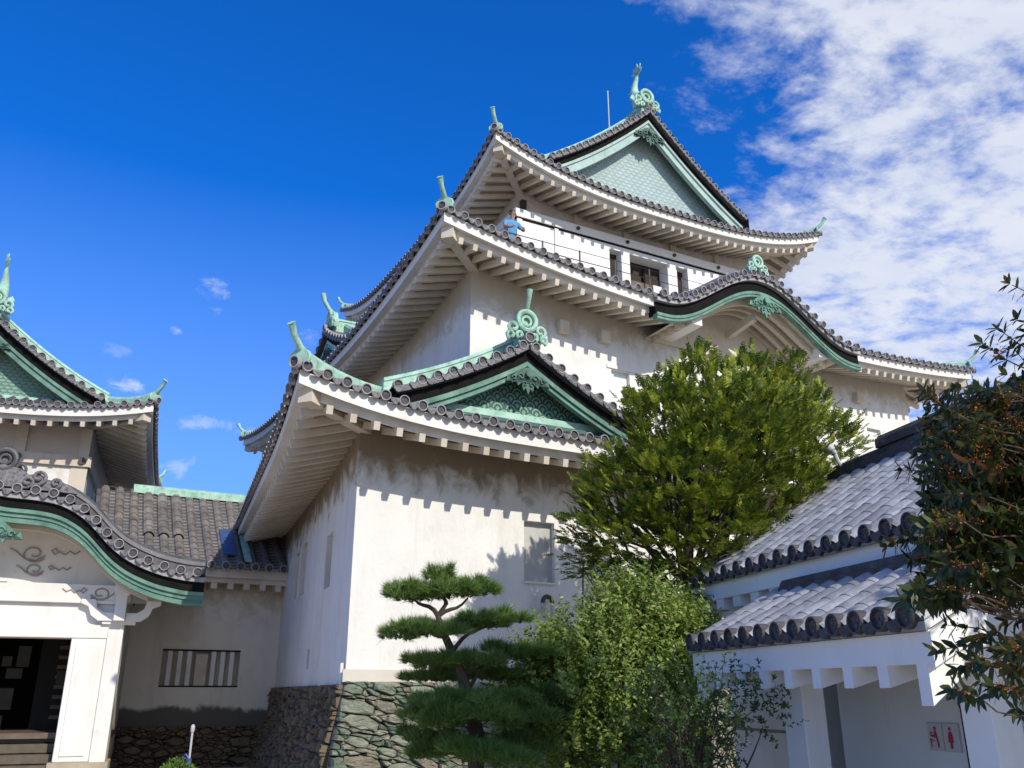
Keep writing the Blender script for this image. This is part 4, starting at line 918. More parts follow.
M['ridge_tile'] = mat('weathered_ridge_tile', (.10, .095, .09), (.05, .046, .044), .75, 7., .6, 22, stain=((.24, .22, .19), 6., .56, .75, .7), spec=.3)
def slope_roof(name, ue, ze, ut, zt, va, vb, pitch, par=None, rr=.085, label=None):
    t = MB(); L = vb - va; n = int(round(L / pitch)); st = L / n; h = ut - ue; sl = (zt - ze) / h
    t.box((0, 0, 0), (0, 0, 0), 'tile_b') if False else None
    ln = sqrt(h * h + (zt - ze) ** 2); D = np.array((h, 0, zt - ze)) / ln; Nn = np.array((-(zt - ze), 0, h)) / ln
    nt = max(3, int(ln / .27))
    def prof(x):          # wavy pan tile profile over one pitch, x in 0..1
        r = .36; 
        d = abs(x - .5)
        return .080 * sqrt(max(0., 1 - (d / .43) ** 2)) if d < .43 else -.006
    xs = [0, .04, .0702, .09, .13, .20, .29, .40, .5, .60, .71, .80, .87, .91, .9298, .96]
    tones = []; tr_ = random.Random(len(name))
    for j in range(nt):
        s0, s1 = ln * j / nt, ln * (j + 1) / nt + .02; P_ = []
        for i in range(n):
            for x in xs:
                v = va + (i + x) * st; hgt = prof(x)
                if x == 0: tpan = tr_.random()
                if abs(x - .0702) < .001: tcov = tr_.random()
                tones += [tcov if .07 < x < .93 else .0] * 2
                P_.append([np.array((ue, v, ze)) + D * s0 + Nn * (hgt + .004), np.array((ue, v, ze)) + D * s1 + Nn * (hgt - .001)])
        v = vb; P_.append([np.array((ue, v, ze)) + D * s0 + Nn * .006, np.array((ue, v, ze)) + D * s1 - Nn * .001]); tones += [.3, .3]
        t.grid(P_, 'tile_b')
        if j == 0: tones += [.2] * (2 * len(P_))
        if j == 0: t.add([p for q in P_ for p in (q[0], q[0] - Nn * .03)], [(2 * k, 2 * k + 1, 2 * k + 3, 2 * k + 2) for k in range(len(P_) - 1)], 'tile_dark')
    t.prism([(0, 0), (h, zt - ze), (h, zt - ze - .06), (0, -.06)], (ue, va, ze - .005), (1, 0, 0), (0, 0, 1), (0, L, 0), 'bl')
    tones += [.3] * (len(t.v) - len(tones)); to = t.build(name, rb, par, label=label); at = to.data.attributes.new('tone', 'FLOAT', 'POINT'); at.data.foreach_set('value', tones)
    e = MB()
    for i in range(n):
        v = va + (i + .5) * st; c = np.array((ue - .015, v, ze + .035)); disc_end(e, c, (-1, 0, .0), rr, 'tile_dark', 'tile_dark')
        if i < n - 1: pendant(e, np.array((ue - .0, v + st / 2, ze - .015)), (0, 1, 0), (-1, 0, 0), st * .6, .065, 'tile_dark')
    e.add([(ue, va, ze - .07), (ue, vb, ze - .07), (ue, vb, ze + .03), (ue, va, ze + .03)], [(0, 1, 2, 3)], 'tile_dark')
    e.build('eave_tiles', rb, to); return to
UR = slope_roof('main_roof', 5.1, 1.33, 7.5, 2.86, 2.2, 10.58, .30, label='upper roof of silvery grey tiles')
CR = slope_roof('canopy_roof', 4.0, .44, 5.47, 1.19, 4.92, 8.42, .27, label='lower canopy roof of silvery grey tiles')
# back slope
t = MB(); t.prism([(0, 0), (2.4, -1.53), (2.4, -1.6), (0, -.07)], (7.5, 2.2, 2.86), (1, 0, 0), (0, 0, 1), (0, 8.38, 0), 'tile_b'); t.build('back_roof', rb, UR)
t = MB(); t.sweep([(7.5, 10.5, 2.84), (7.5, 2.2, 2.84)], [(-.2, -.02), (.2, -.02), (.2, .07), (.15, .08), (.15, .13), (.10, .14), (.10, .17), (.06, .20), (-.06, .20), (-.10, .17), (-.10, .14), (-.15, .13), (-.15, .08), (-.2, .07)], 'ridge_tile')
t.sweep([(7.5, 9.5, 3.03), (7.5, 2.2, 3.03)], [(-.12, 0), (.12, 0), (.12, .10), (.06, .17), (-.06, .17), (-.12, .10)], 'ridge_tile')
t.build('ridge', rb, UR)
t = MB(); t.sweep([(5.0, 8.12, .95), (5.0, 4.95, .95)], [(-.10, 0), (.10, 0), (.10, .06), (.07, .07), (.07, .11), (.04, .14), (-.04, .14), (-.07, .11), (-.07, .07), (-.10, .06)], 'ridge_tile'); t.tube([(5.0, 8.16, 1.03), (5.0, 8.10, 1.03)], .055, 'tile_dark', 12); t.build('junction_ridge', rb, CR)
# upper eave: fascia + block ends
t = MB(); t.box((5.16, 2.3, 1.08), (5.26, 10.48, 1.285), 'bl'); t.box((5.22, 2.3, 1.24), (7.5, 10.45, 1.262), 'bl'); uf = t.build('fascia', rb, UR)
for v in np.arange(8.25, 10.4, .42): 
    t = MB(); t.box((5.18, v - .09, .96), (5.47, v + .09, 1.08), 'bl'); t.build('rafter', rb, UR)
t = MB(); t.box((5.2, 8.2, .90), (5.46, 10.4, .95), 'bl') if False else t.box((5.40, 2.3, .90), (5.46, 10.4, .96), 'bl'); t.build('wall_plate', rb, UR)
# gable end rake boards
for (v, par, u0r, z0r, u1r, z1r) in ((10.50, UR, 5.12, 1.28, 7.5, 2.80), (8.36, CR, 4.03, .37, 5.46, 1.10), (4.94, CR, 4.03, .37, 5.46, 1.10)):
    t = MB(); t.prism([(u0r, z0r), (u1r, z1r), (u1r, z1r - .22), (u0r, z0r - .22)], (0, v - .02, 0), (1, 0, 0), (0, 0, 1), (0, .05, 0), 'bl'); t.build('rake_board', rb, par)
# canopy fascia, rafters
t = MB(); t.box((4.04, 4.95, .175), (4.12, 8.38, .385), 'bl'); t.build('fascia', rb, CR)
for i, v in enumerate(np.linspace(8.30, 5.06, 9)):
    t = MB(); w_ = .055; zl_ = -.08 if i in (0, 8) else .03; t.prism([(4.043, zl_), (4.043, .178), (5.45, .90), (5.45, .75), (4.3, .10)], (0, v - w_, 0), (1, 0, 0), (0, 0, 1), (0, 2 * w_, 0), 'bl'); t.build('rafter', rb, CR)
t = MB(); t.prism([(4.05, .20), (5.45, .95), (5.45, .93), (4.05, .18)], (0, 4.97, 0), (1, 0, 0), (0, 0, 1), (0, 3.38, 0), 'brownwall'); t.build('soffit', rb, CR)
for (v0_, v1_) in ((7.08, 7.40), (4.93, 5.20)):
    t = MB(); t.box((4.40, v0_, GZ), (4.62, v1_, .30), 'bl'); t.build('pillar', rb, bevel=.01)
t = MB(); t.box((4.43, 4.97, .10), (4.59, 8.30, .24), 'bl'); t.build('pillar_beam', rb)
# walls
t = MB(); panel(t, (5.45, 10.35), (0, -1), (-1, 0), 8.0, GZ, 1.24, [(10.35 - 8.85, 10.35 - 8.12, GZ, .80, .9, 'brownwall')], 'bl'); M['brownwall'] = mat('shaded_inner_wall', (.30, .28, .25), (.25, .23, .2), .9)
t.box((5.5, 10.30, GZ), (9.8, 10.35, 1.2), 'bl'); t.prism([(5.45, 1.0), (9.55, 1.0), (9.55, 1.24), (7.5, 2.75), (5.45, 1.24)], (0, 10.32, 0), (1, 0, 0), (0, 0, 1), (0, .03, 0), 'bl')
t.box((5.45, 2.35, GZ), (9.8, 2.4, 1.24), 'bl'); wo = t.build('wall', rb)
t = MB(); t.box((5.435, 8.85, -.42), (5.45, 10.35, -.39), 'brownwall'); t.build('wall_groove', rb, wo)
# downpipe line beside the second pillar
t = MB(); t.tube([(5.42, 6.38, GZ), (5.42, 6.38, .8)], .022, 'dark', 8); t.build('downpipe', rb, wo)
# restroom pictograms
M['sign'] = mat('sign_white', (.62, .60, .56), None, .5); M['red'] = mat('sign_red', (.50, .03, .08), None, .5)
sg_ = Thing('restroom_sign', FF, (5.40, 6.66, -.35), 'pair of square white plates with red baby-care and woman pictograms on the restroom wall', 'sign')
def plate(v, kind):
    t = MB(); t.box((5.425, v - .088, -.46), (5.445, v + .088, -.24), 'sign'); p = t.build('plate', sg_, bevel=.003)
    q = MB(); X = 5.421; zc0 = -.35
    def pol(pts, d=.003): q.prism([(-a, b) for a, b in pts], (X, v, zc0), (0, 1, 0), (0, 0, 1), (-d, 0, 0), 'red')
    def circ(x, z, r): pol([(x + r * cos(t), z + r * sin(t)) for t in np.linspace(0, 2 * pi, 13)[:-1]])
    if kind == 'woman':
        circ(0, .068, .014); pol([(-.012, .048), (.012, .048), (.03, -.005), (.022, -.01), (.032, -.035), (.013, -.035), (.011, -.085), (.002, -.085), (.002, -.035), (-.002, -.035), (-.002, -.085), (-.011, -.085), (-.013, -.035), (-.032, -.035), (-.022, -.01), (-.03, -.005)])
    else:
        circ(.012, .068, .014); circ(-.035, .03, .011); pol([(.0, .05), (.022, .05), (.045, -.07), (.036, -.085), (.03, -.085), (.018, -.01), (-.03, -.0), (-.03, .01), (.002, .02)])
        pol([(-.055, -.015), (-.01, -.03), (-.01, -.038), (-.05, -.024), (-.042, -.085), (-.05, -.085), (-.06, -.02)]); pol([(-.05, .018), (-.02, .012), (-.015, .0), (-.045, .0)])
    q.build('pictogram', sg_, p)
plate(6.76, 'baby'); plate(6.57, 'woman')
lp = Thing('floodlight', FF, (7.3, 10.35, 2.9), 'small round white floodlight on the left end of the restroom roof ridge', 'lamp')
t = MB(); t.tube([(7.46, 10.3, 2.92), (7.38, 10.32, 3.05), (7.33, 10.32, 3.18)], .03, 'white_metal', 8); t.build('stem', lp, smooth=True)
t = MB(); t.tube([(7.34, 10.30, 3.16), (7.31, 10.32, 3.20), (7.27, 10.34, 3.25), (7.24, 10.36, 3.29), (7.235, 10.362, 3.30)], [.025, .055, .075, .065, .02], 'white_metal', 14); t.build('lamp_head', lp, smooth=True)

# ================================================================== ground
gm = MB(); M['ground'] = mat('pale_gravel_ground', (.56, .48, .36), (.48, .40, .30), .95, .8, .4, 40, stain=((.25, .21, .16), 3., .55, .75, .5))
me = bpy.data.meshes.new('ground'); me.from_pydata([(-3000, -3000, GZ), (3000, -3000, GZ), (3000, 3000, GZ), (-3000, 3000, GZ)], [], [(0, 1, 2, 3)]); me.materials.append(M['ground']); go = bpy.data.objects.new('ground', me); C.objects.link(go); tag(go, 'pale gravel ground of the castle yard', 'ground', kind='structure')

#PLANTS#
# ================================================================== PLANTS
def pix(x, y, Y):
    th = radians(19.6); X = x - 512; U = 384 - y
    v = np.array([X, 867 * cos(th) - U * sin(th), 867 * sin(th) + U * cos(th)]); return v * (Y / v[1])
def leaf_mat(name, ramp, rough=.5, trans=.3, nz=.35, nsc=2.2):
    m = bpy.data.materials.new(name); m.use_nodes = True; k = NT(m.node_tree); p = k.n['Principled BSDF']
    ri = k.node('ShaderNodeNewGeometry').outputs['Random Per Island']; tc = k.node('ShaderNodeTexCoord').outputs['Object']
    f = k.math('ADD', k.math('MULTIPLY', ri, 1 - nz), k.math('MULTIPLY', k.mapr(k.noise(tc, nsc, 3, .5), .33, .67), nz))
    cr = k.node('ShaderNodeValToRGB', ins={0: f}); e = cr.color_ramp; e.elements[0].position = ramp[0][0]; e.elements[0].color = (*ramp[0][1], 1); e.elements[1].position = ramp[-1][0]; e.elements[1].color = (*ramp[-1][1], 1)
    for ps, c in ramp[1:-1]: q = e.elements.new(ps); q.color = (*c, 1)
    k.l.new(cr.outputs[0], p.inputs['Base Color']); p.inputs['Roughness'].default_value = rough; p.inputs['Specular IOR Level'].default_value = .35
    t = k.node('ShaderNodeBsdfTranslucent'); k.l.new(cr.outputs[0], t.inputs['Color']); mx = k.node('ShaderNodeMixShader', ins={0: trans}); k.l.new(p.outputs[0], mx.inputs[1]); k.l.new(t.outputs[0], mx.inputs[2]); k.l.new(mx.outputs[0], k.n['Material Output'].inputs[0]); return m
M['bark'] = mat('brown_bark', (.09, .065, .045), (.05, .038, .028), .9, 6., .6, 30)
M['bark_g'] = mat('grey_bark', (.16, .14, .11), (.09, .08, .065), .9, 6., .5, 30)
class Leaves:
    def __init__(s): s.V = []; s.F = []; s.n = 0
    def blade(s, p, d, nrm, L, Wd, kind='rhomb', fold=.0):
        """arrays (N,3): base point, direction, approximate normal; L, Wd arrays or floats"""
        p, d, nrm = [np.asarray(q, float) for q in (p, d, nrm)]; N = len(p)
        d = d / (np.linalg.norm(d, axis=1, keepdims=True) + 1e-9); sd_ = np.cross(d, nrm); sd_ /= (np.linalg.norm(sd_, axis=1, keepdims=True) + 1e-9); up = np.cross(sd_, d)
        L = np.broadcast_to(L, (N,))[:, None]; Wd = np.broadcast_to(Wd, (N,))[:, None]
        if kind == 'tri': vs = np.stack([p - sd_ * Wd * .5, p + sd_ * Wd * .5, p + d * L], 1); k = 3; fs = np.arange(N * 3).reshape(N, 3)
        elif kind == 'leaf':
            vs = np.stack([p, p + d * L * .35 + sd_ * Wd * .5 - up * L * .02, p + d * L * .75 + sd_ * Wd * .33 - up * L * .10, p + d * L - up * L * .2, p + d * L * .75 - sd_ * Wd * .33 - up * L * .10, p + d * L * .35 - sd_ * Wd * .5 - up * L * .02], 1); k = 6; fs = np.arange(N * 6).reshape(N, 6)
        else: vs = np.stack([p, p + d * L * .45 + sd_ * Wd * .5, p + d * L, p + d * L * .45 - sd_ * Wd * .5], 1); k = 4; fs = np.arange(N * 4).reshape(N, 4)
        s.V.append(vs.reshape(-1, 3)); s.F.append((fs + s.n)); s.n += N * k
    def build(s, name, thing, m, parent=None, label=None):
        me = bpy.data.meshes.new(name); V = np.concatenate(s.V); V = V - np.array(thing.f.world(thing.base))
        fl = []; 
        tot = sum(f.size for f in s.F); nf = sum(len(f) for f in s.F)
        me.vertices.add(len(V)); me.vertices.foreach_set('co', V.ravel()); me.loops.add(tot); me.polygons.add(nf)
        me.loops.foreach_set('vertex_index', np.concatenate([f.ravel() for f in s.F]).astype(np.int32))
        cnt = np.concatenate([np.full(len(f), f.shape[1]) for f in s.F]); st = np.concatenate([[0], np.cumsum(cnt)[:-1]]); me.polygons.foreach_set('loop_start', st.astype(np.int32))
        me.materials.append(m); me.update(calc_edges=True); me.validate()
        o = bpy.data.objects.new(name, me); C.objects.link(o); o.parent = parent or thing.e; 
        if label: o['label'] = label
        return o
def rv(n): v = rng.normal(size=(n, 3)); return v / np.linalg.norm(v, axis=1, keepdims=True)
def limb(mb, a, b, r0, r1, m, wob=.06, n=7, sag=0.):
    a, b = np.array(a, float), np.array(b, float); L = np.linalg.norm(b - a); w0 = rng.normal(size=3) * wob * L; w1 = rng.normal(size=3) * wob * L * .5
    pts = [a + (b - a) * t + w0 * sin(pi * t) + w1 * sin(2 * pi * t) - np.array((0, 0, sag * L * 4 * t * (1 - t))) for t in np.linspace(0, 1, n)]
    mb.tube(pts, list(np.linspace(r0, r1, n)), m, 6); return pts
def plant(name, p, label, cat, group=None): return Thing(name, FW, p, label, cat, group)

# ---- conifer before the keep
YC = 12.2
cb_ = pix(700, 700, YC); cb_[2] = GZ
con = plant('conifer_tree', cb_, 'dense bright green conifer with feathery sprays standing in front of the keep', 'tree')
def blob(x, y, rx, ry, dY=0., rd=None): c = pix(x, y, YC + dY); s_ = np.linalg.norm(pix(x + 1, y, YC + dY) - c); return c, np.array([rx * s_, (rd or rx) * s_, ry * s_])
blobs = [blob(700, 402, 40, 42), blob(752, 408, 40, 44, .1), blob(668, 430, 42, 46, -.1), blob(735, 452, 66, 64, -.3), blob(795, 432, 42, 42, .2), blob(828, 440, 28, 26, .3), blob(690, 492, 74, 60, -.3), blob(626, 492, 48, 40, .1), blob(608, 528, 36, 32, .2), blob(770, 495, 52, 46, -.1), blob(640, 545, 62, 42, -.2), blob(715, 548, 62, 46, -.4), blob(610, 562, 30, 22, .1), blob(690, 585, 60, 34, -.2), blob(775, 380, 26, 22, .1)]
wts = np.array([b[1][0] * b[1][2] for b in blobs]); wts /= wts.sum(); lf = Leaves(); ctr = pix(700, 560, YC)
clumps = []
for _ in range(5200):
    c, r = blobs[rng.choice(len(blobs), p=wts)]; d = rv(1)[0]; d[2] = d[2] * .9 + .1; d /= np.linalg.norm(d)
    q = c + d * r * rng.uniform(.40, 1.06)
    if any(np.sum(((q - c2) / r2) ** 2) < .40 for c2, r2 in blobs): continue
    if any(np.linalg.norm((q - q2) * (1, 1, 1.5)) < .30 for q2, _d in clumps): continue
    clumps.append((q, d))
for q, d in clumps:
    out = q - ctr; out[2] += .3; out /= np.linalg.norm(out); ax = out * .75 + d * .4 + np.array((0, -.1, .22)); ax /= np.linalg.norm(ax)
    ns = rng.integers(20, 30); R_ = rng.uniform(.14, .25)
    for k in range(ns):
        off = rng.normal(size=3) * R_ * np.array((.52, .52, .24)) + ax * R_ * rng.uniform(-.3, .6); b = q + off; a = ax * .9 + off / R_ * .4 + rng.normal(size=3) * .25; a /= np.linalg.norm(a); L = rng.uniform(.12, .21)
        nr = np.array((.1, -.25, 1.)) + rng.normal(size=3) * .28; nr -= a * (nr @ a); nr /= np.linalg.norm(nr); sd_ = np.cross(a, nr)
        m_ = 5; t = np.repeat(np.linspace(.0, .85, m_), 2); sg = np.tile([1, -1], m_)
        P_ = b + np.outer(t * L, a); Dd = a * .9 + np.outer(sg, sd_) * .9 + rng.normal(size=(2 * m_, 3)) * .1; ll = (1 - t * .55) * L * .52
        lf.blade(P_, Dd, np.tile(nr, (2 * m_, 1)) + rng.normal(size=(2 * m_, 3)) * .08, ll, .030)
        lf.blade([b], [a], [nr], L * 1.15, .024)
M['conifer'] = leaf_mat('conifer_leaf', [(.0, (.035, .065, .012)), (.38, (.10, .15, .018)), (.66, (.28, .34, .03)), (1., (.56, .55, .07))], .55, .22, .65, 4.5)
lf.build('crown', con, M['conifer'], label='feathery crown, yellow-green on its lit clumps')
tb = MB(); top = pix(715, 400, YC); tr = limb(tb, cb_, top, .17, .03, 'bark', .03, 10); con_t = tb.build('trunk', con, smooth=True)
order = rng.permutation(len(clumps))[:70]
for i in order[:70]:
    q, d = clumps[i]; j = min(8, max(2, int((q[2] - GZ) / (top[2] - GZ) * 9) - 2)); lb = MB(); limb(lb, tr[j], q, .035, .008, 'bark', .08, 6, .06); lb.build('limb', con, con_t, smooth=True)

# ---- cloud-pruned pine
YP = 9.4
pb = pix(470, 768, YP); pb[2] = GZ
pine = plant('pine_tree', pb, 'cloud-pruned garden pine with flat needle pads in front of the white wall', 'tree')
pads = [(430, 595, 44, 20, 0), (470, 589, 32, 20, .1), (404, 583, 20, 16, 0), (443, 576, 18, 16, 0), (430, 708, 30, 20, -.3), (470, 712, 44, 24, -.3), (440, 745, 34, 24, -.35), (490, 750, 44, 26, -.35), (520, 715, 40, 26, -.2), (425, 630, 44, 16, -.05), (476, 622, 38, 18, .05), (513, 617, 20, 15, .1), (440, 660, 36, 18, -.1), (476, 662, 32, 16, 0), (512, 650, 30, 14, .1), (545, 655, 30, 16, .3), (440, 700, 34, 16, -.1), (490, 700, 42, 18, 0), (545, 695, 36, 18, .3), (420, 735, 22, 14, 0), (455, 748, 46, 20, 0), (520, 745, 40, 22, .2), (470, 675, 60, 10, .35)]
lf = Leaves(); padc = []
pads2 = []
for (x, y, rx, ry, dY) in pads:
    n_s = max(2, int(rx / 7))
    for q in range(n_s):
        fx_ = -1 + 2 * (q + .5) / n_s; pads2.append((x + fx_ * rx * .78 + rng.uniform(-3, 3), y + rng.uniform(-.30, .30) * ry + abs(fx_) * ry * .15, rx * rng.uniform(.22, .40) + 3, ry * rng.uniform(.45, .85), dY + rng.uniform(-.16, .16)))
for (x, y, rx, ry, dY) in pads2:
    c = pix(x, y, YP + dY); s_ = np.linalg.norm(pix(x + 1, y, YP + dY) - c); R3_ = np.array([rx * s_, rx * s_ * .85, ry * s_ * .9]); padc.append((c, R3_))
    nt_ = int(rx * 3.2)
    a = rng.uniform(0, 2 * pi, nt_); r = np.sqrt(rng.random(nt_)); h = np.sqrt(np.maximum(0, 1 - r * r)) * rng.uniform(-.25, 1., nt_)
    T = c + np.stack([np.cos(a) * r, np.sin(a) * r, h * .85 - .25], 1) * R3_
    Do = np.stack([np.cos(a) * r * .9, np.sin(a) * r * .9, .75 + 0 * a], 1)
    n_ = 30; P_ = np.repeat(T, n_, 0); Dd = np.repeat(Do, n_, 0) + rng.normal(size=(nt_ * n_, 3)) * .45
    lf.blade(P_ + rng.normal(size=P_.shape) * .008, Dd, rv(len(P_)), rng.uniform(.07, .13, len(P_)), .0070, 'tri')
M['needle'] = leaf_mat('pine_needle', [(.0, (.05, .11, .025)), (.5, (.11, .20, .04)), (1., (.24, .34, .09))], .5, .15)
lf.build('needles', pine, M['needle'])
tb = MB(); P_ = [pb] + [pix(x, y, YP) for x, y in ((478, 740), (470, 705), (462, 675), (452, 652), (444, 634), (438, 616), (446, 604))]
tb.tube(P_, [.09, .08, .07, .055, .045, .038, .03, .02], 'bark', 8); pt = tb.build('trunk', pine, smooth=True)
for (a, b) in (((452, 652), (490, 625)), ((444, 634), (425, 633)), ((438, 616), (415, 600)), ((438, 616), (468, 598)), ((446, 604), (440, 590)), ((462, 675), (440, 665)), ((462, 675), (508, 655)), ((470, 705), (445, 703)), ((470, 705), (540, 700)), ((478, 740), (430, 742)), ((478, 740), (520, 748)), ((466, 690), (480, 668))):
    lb = MB(); limb(lb, pix(*a, YP), pix(*b, YP + .05), .028, .012, 'bark', .07, 6); lb.build('limb', pine, pt, smooth=True)

# ---- pale shrub and twiggy shrub
def shrub(name, Y, blobs_, nleaf, L, Wd, m, label, base, stems, seedv, upb=.5, br='bark_g', cl=.12):
    b0 = pix(*base, Y); b0[2] = GZ; t = plant(name, b0, label, 'shrub'); lf = Leaves(); tips = []
    bl = [(pix(x, y, Y + dy), None, rx, ry, dy) for (x, y, rx, ry, dy) in blobs_]; w_ = np.array([q[2] * q[3] for q in bl], float); w_ /= w_.sum()
    per = 16; nt_ = nleaf // per
    for _ in range(nt_):
        c, _n, rx, ry, dy = bl[rng.choice(len(bl), p=w_)]; s_ = np.linalg.norm(c) / 867 * .98; d = rv(1)[0]; q = c + d * np.array([rx, rx, ry]) * s_ * rng.uniform(.3, 1.15) ** .7
        ax = (q - c) / (np.linalg.norm(q - c) + 1e-6) * .5 + np.array((0, 0, upb)) + rng.normal(size=3) * .25; ax /= np.linalg.norm(ax); ln = rng.uniform(.6, 1.5) * cl
        tt = np.linspace(0, 1, per); P_ = q + np.outer(tt * ln, ax); an = tt * 17 + rng.uniform(0, 6); e1 = np.cross(ax, (1, .3, .2)); e1 /= np.linalg.norm(e1); e2 = np.cross(ax, e1)
        Dd = np.outer(np.cos(an), e1) + np.outer(np.sin(an), e2) + ax * .7 + rng.normal(size=(per, 3)) * .25
        lf.blade(P_, Dd, np.tile(ax, (per, 1)) + rng.normal(size=(per, 3)) * .4, L * rng.uniform(.6, 1.15, per), Wd * rng.uniform(.8, 1.1, per), 'leaf'); tips.append(q)
    lf.build('foliage', t, m)
    for k in range(stems):
        q = tips[rng.integers(len(tips))]; lb = MB(); st0 = b0 + np.array((rng.uniform(-.12, .12), rng.uniform(-.12, .12), 0)); mid = st0 * .45 + q * .55 + np.array((0, 0, .1))
        limb(lb, st0, mid, .018, .011, br, .05, 6); limb(lb, mid, q, .011, .004, br, .06, 6)
        for _ in range(5): q2 = tips[rng.integers(len(tips))]; (limb(lb, mid, q2, .007, .003, br, .06, 5) if np.linalg.norm(q2 - mid) < .8 else None)
        lb.build('stem', t, smooth=True)
    return t
M['pale'] = leaf_mat('pale_shrub_leaf', [(.0, (.07, .13, .02)), (.35, (.18, .27, .05)), (.75, (.36, .45, .11)), (1., (.56, .58, .20))], .4, .42)
shrub('broadleaf_shrub', 10.2, [(632, 628, 46, 38, 0), (585, 662, 56, 40, 0), (660, 655, 46, 46, .1), (676, 625, 20, 22, .2), (694, 635, 18, 22, .3), (620, 690, 86, 52, -.1), (560, 690, 44, 44, .1), (548, 735, 44, 38, -.2), (620, 738, 70, 40, -.2), (612, 604, 16, 16, 0), (648, 600, 16, 18, .1), (525, 712, 30, 30, 0)], 60000, .062, .030, M['pale'], 'pale yellow-green small-leaved shrub between the pine and the restroom building', (625, 760), 34, 1, 1.0, cl=.24)
M['darkleaf'] = leaf_mat('dark_shrub_leaf', [(.0, (.03, .06, .014)), (.5, (.07, .12, .028)), (1., (.17, .23, .06))], .35, .2)
shrub('twiggy_shrub', 7.9, [(672, 700, 36, 32, 0), (705, 722, 34, 26, -.1), (672, 735, 40, 34, 0), (738, 690, 30, 20, 0), (760, 720, 24, 12, 0), (752, 700, 32, 14, .05), (712, 750, 26, 20, 0)], 4200, .045, .018, M['darkleaf'], 'dark twiggy shrub with sparse leafy twigs in front of the restroom wall', (690, 768), 16, 2, .2, 'bark', .2)

# ---- fragrant olive at the right edge: whorled long leaves, orange flower clusters
YO = 3.9
ob = pix(1200, 700, 3.9); ob[2] = GZ
osm = plant('flowering_olive_tree', ob, 'dark leafy tree with orange flower clusters reaching in at the right edge', 'tree')
tb = MB(); fork = pix(1170, 400, 3.9); tt_ = limb(tb, ob, fork, .09, .06, 'bark_g', .02, 8); ot = tb.build('trunk', osm, smooth=True)
lf = Leaves(); fl = Leaves(); tw = MB()
tg = [(1012, 285), (1000, 330), (1020, 320), (985, 345), (1010, 375), (975, 395), (950, 400), (1000, 410), (1020, 440), (940, 440), (965, 450), (990, 470), (920, 455), (930, 480), (905, 470), (950, 500), (980, 510), (1010, 500), (925, 520), (905, 535), (945, 545), (970, 560), (1000, 550), (1020, 580), (930, 575), (955, 590), (915, 590), (905, 600), (985, 600), (1010, 620), (950, 625), (935, 600), (940, 650), (960, 668), (975, 640), (1000, 650), (1015, 670), (955, 690), (1000, 690), (1018, 710), (985, 665), (940, 470), (960, 520), (1000, 575), (890, 545), (915, 560), (965, 425), (1015, 540), (990, 440), (1015, 350), (975, 480)]
for (x, y) in tg + [(rng.uniform(925, 1060), rng.uniform(385, 600)) for _ in range(300)] + [(rng.uniform(1030, 1200), rng.uniform(260, 700)) for _ in range(60)] + [(rng.uniform(975, 1060), rng.uniform(620, 705)) for _ in range(6)] + [('m', k_) for k_ in range(150)]:
    if x == 'm':
        cc_, rr_ = [((4.05, 4.1, 2.75), (.95, 1.0, .95)), ((3.9, 3.3, 2.6), (.6, .6, .7)), ((3.5, 3.6, 1.6), (.5, .6, .7))][y % 3]; q = np.array(cc_) + rv(1)[0] * np.array(rr_) * rng.uniform(.3, 1.) ** .5; y = 400  # unseen crown masses added right of the view to cast shade
    else: q = pix(x, y, YO + rng.uniform(-.35, .35))
    src = tt_[int(np.clip((q[2] - GZ) / (fork[2] - GZ) * 7, 2, 7))]; d = q - src; d /= np.linalg.norm(d); d = d * .8 + np.array((-.2, 0, -.25 if y > 430 else .5)) + rng.normal(size=3) * .22; d /= np.linalg.norm(d)
    b = q - d * .12; limb(tw, b + (src - b) * .30, b, .005, .003, 'bark', .06, 5); tw.tube([b, q], [.003, .002], 'bark', 5)
    for wq in (0., .35, .7, 1.):
        m_ = 6; c = b + d * .13 * wq; e1 = np.cross(d, (.3, 1, .2)); e1 /= np.linalg.norm(e1); e2 = np.cross(d, e1); an = rng.uniform(0, 6) + np.arange(m_) * 2 * pi / m_
        Dd = np.outer(np.cos(an), e1) + np.outer(np.sin(an), e2) + d * (.4 + .5 * wq) + np.array((0, 0, -.35)) + rng.normal(size=(m_, 3)) * .2
        lf.blade(np.tile(c, (m_, 1)), Dd, np.tile(d + np.array((0, 0, .4)), (m_, 1)) + rng.normal(size=(m_, 3)) * .2, rng.uniform(.05, .085, m_), rng.uniform(.020, .030, m_), 'leaf')
        if rng.random() < .42 and wq < .9:
            m_ = 34; P_ = c + rng.normal(size=(m_, 3)) * .013; fl.blade(P_, rv(m_), rv(m_), .009, .008)
M['olive'] = leaf_mat('dark_olive_leaf', [(.0, (.018, .036, .012)), (.45, (.04, .065, .018)), (.75, (.085, .095, .022)), (.9, (.20, .10, .03)), (1., (.26, .12, .04))], .4, .2)
M['flower'] = leaf_mat('orange_flower', [(.0, (.35, .10, .02)), (.5, (.55, .17, .03)), (1., (.62, .26, .06))], .6, .3)
lf.build('leaves', osm, M['olive']); fl.build('flowers', osm, M['flower'], label='small orange flower clusters along the twigs'); tw.build('twigs', osm)

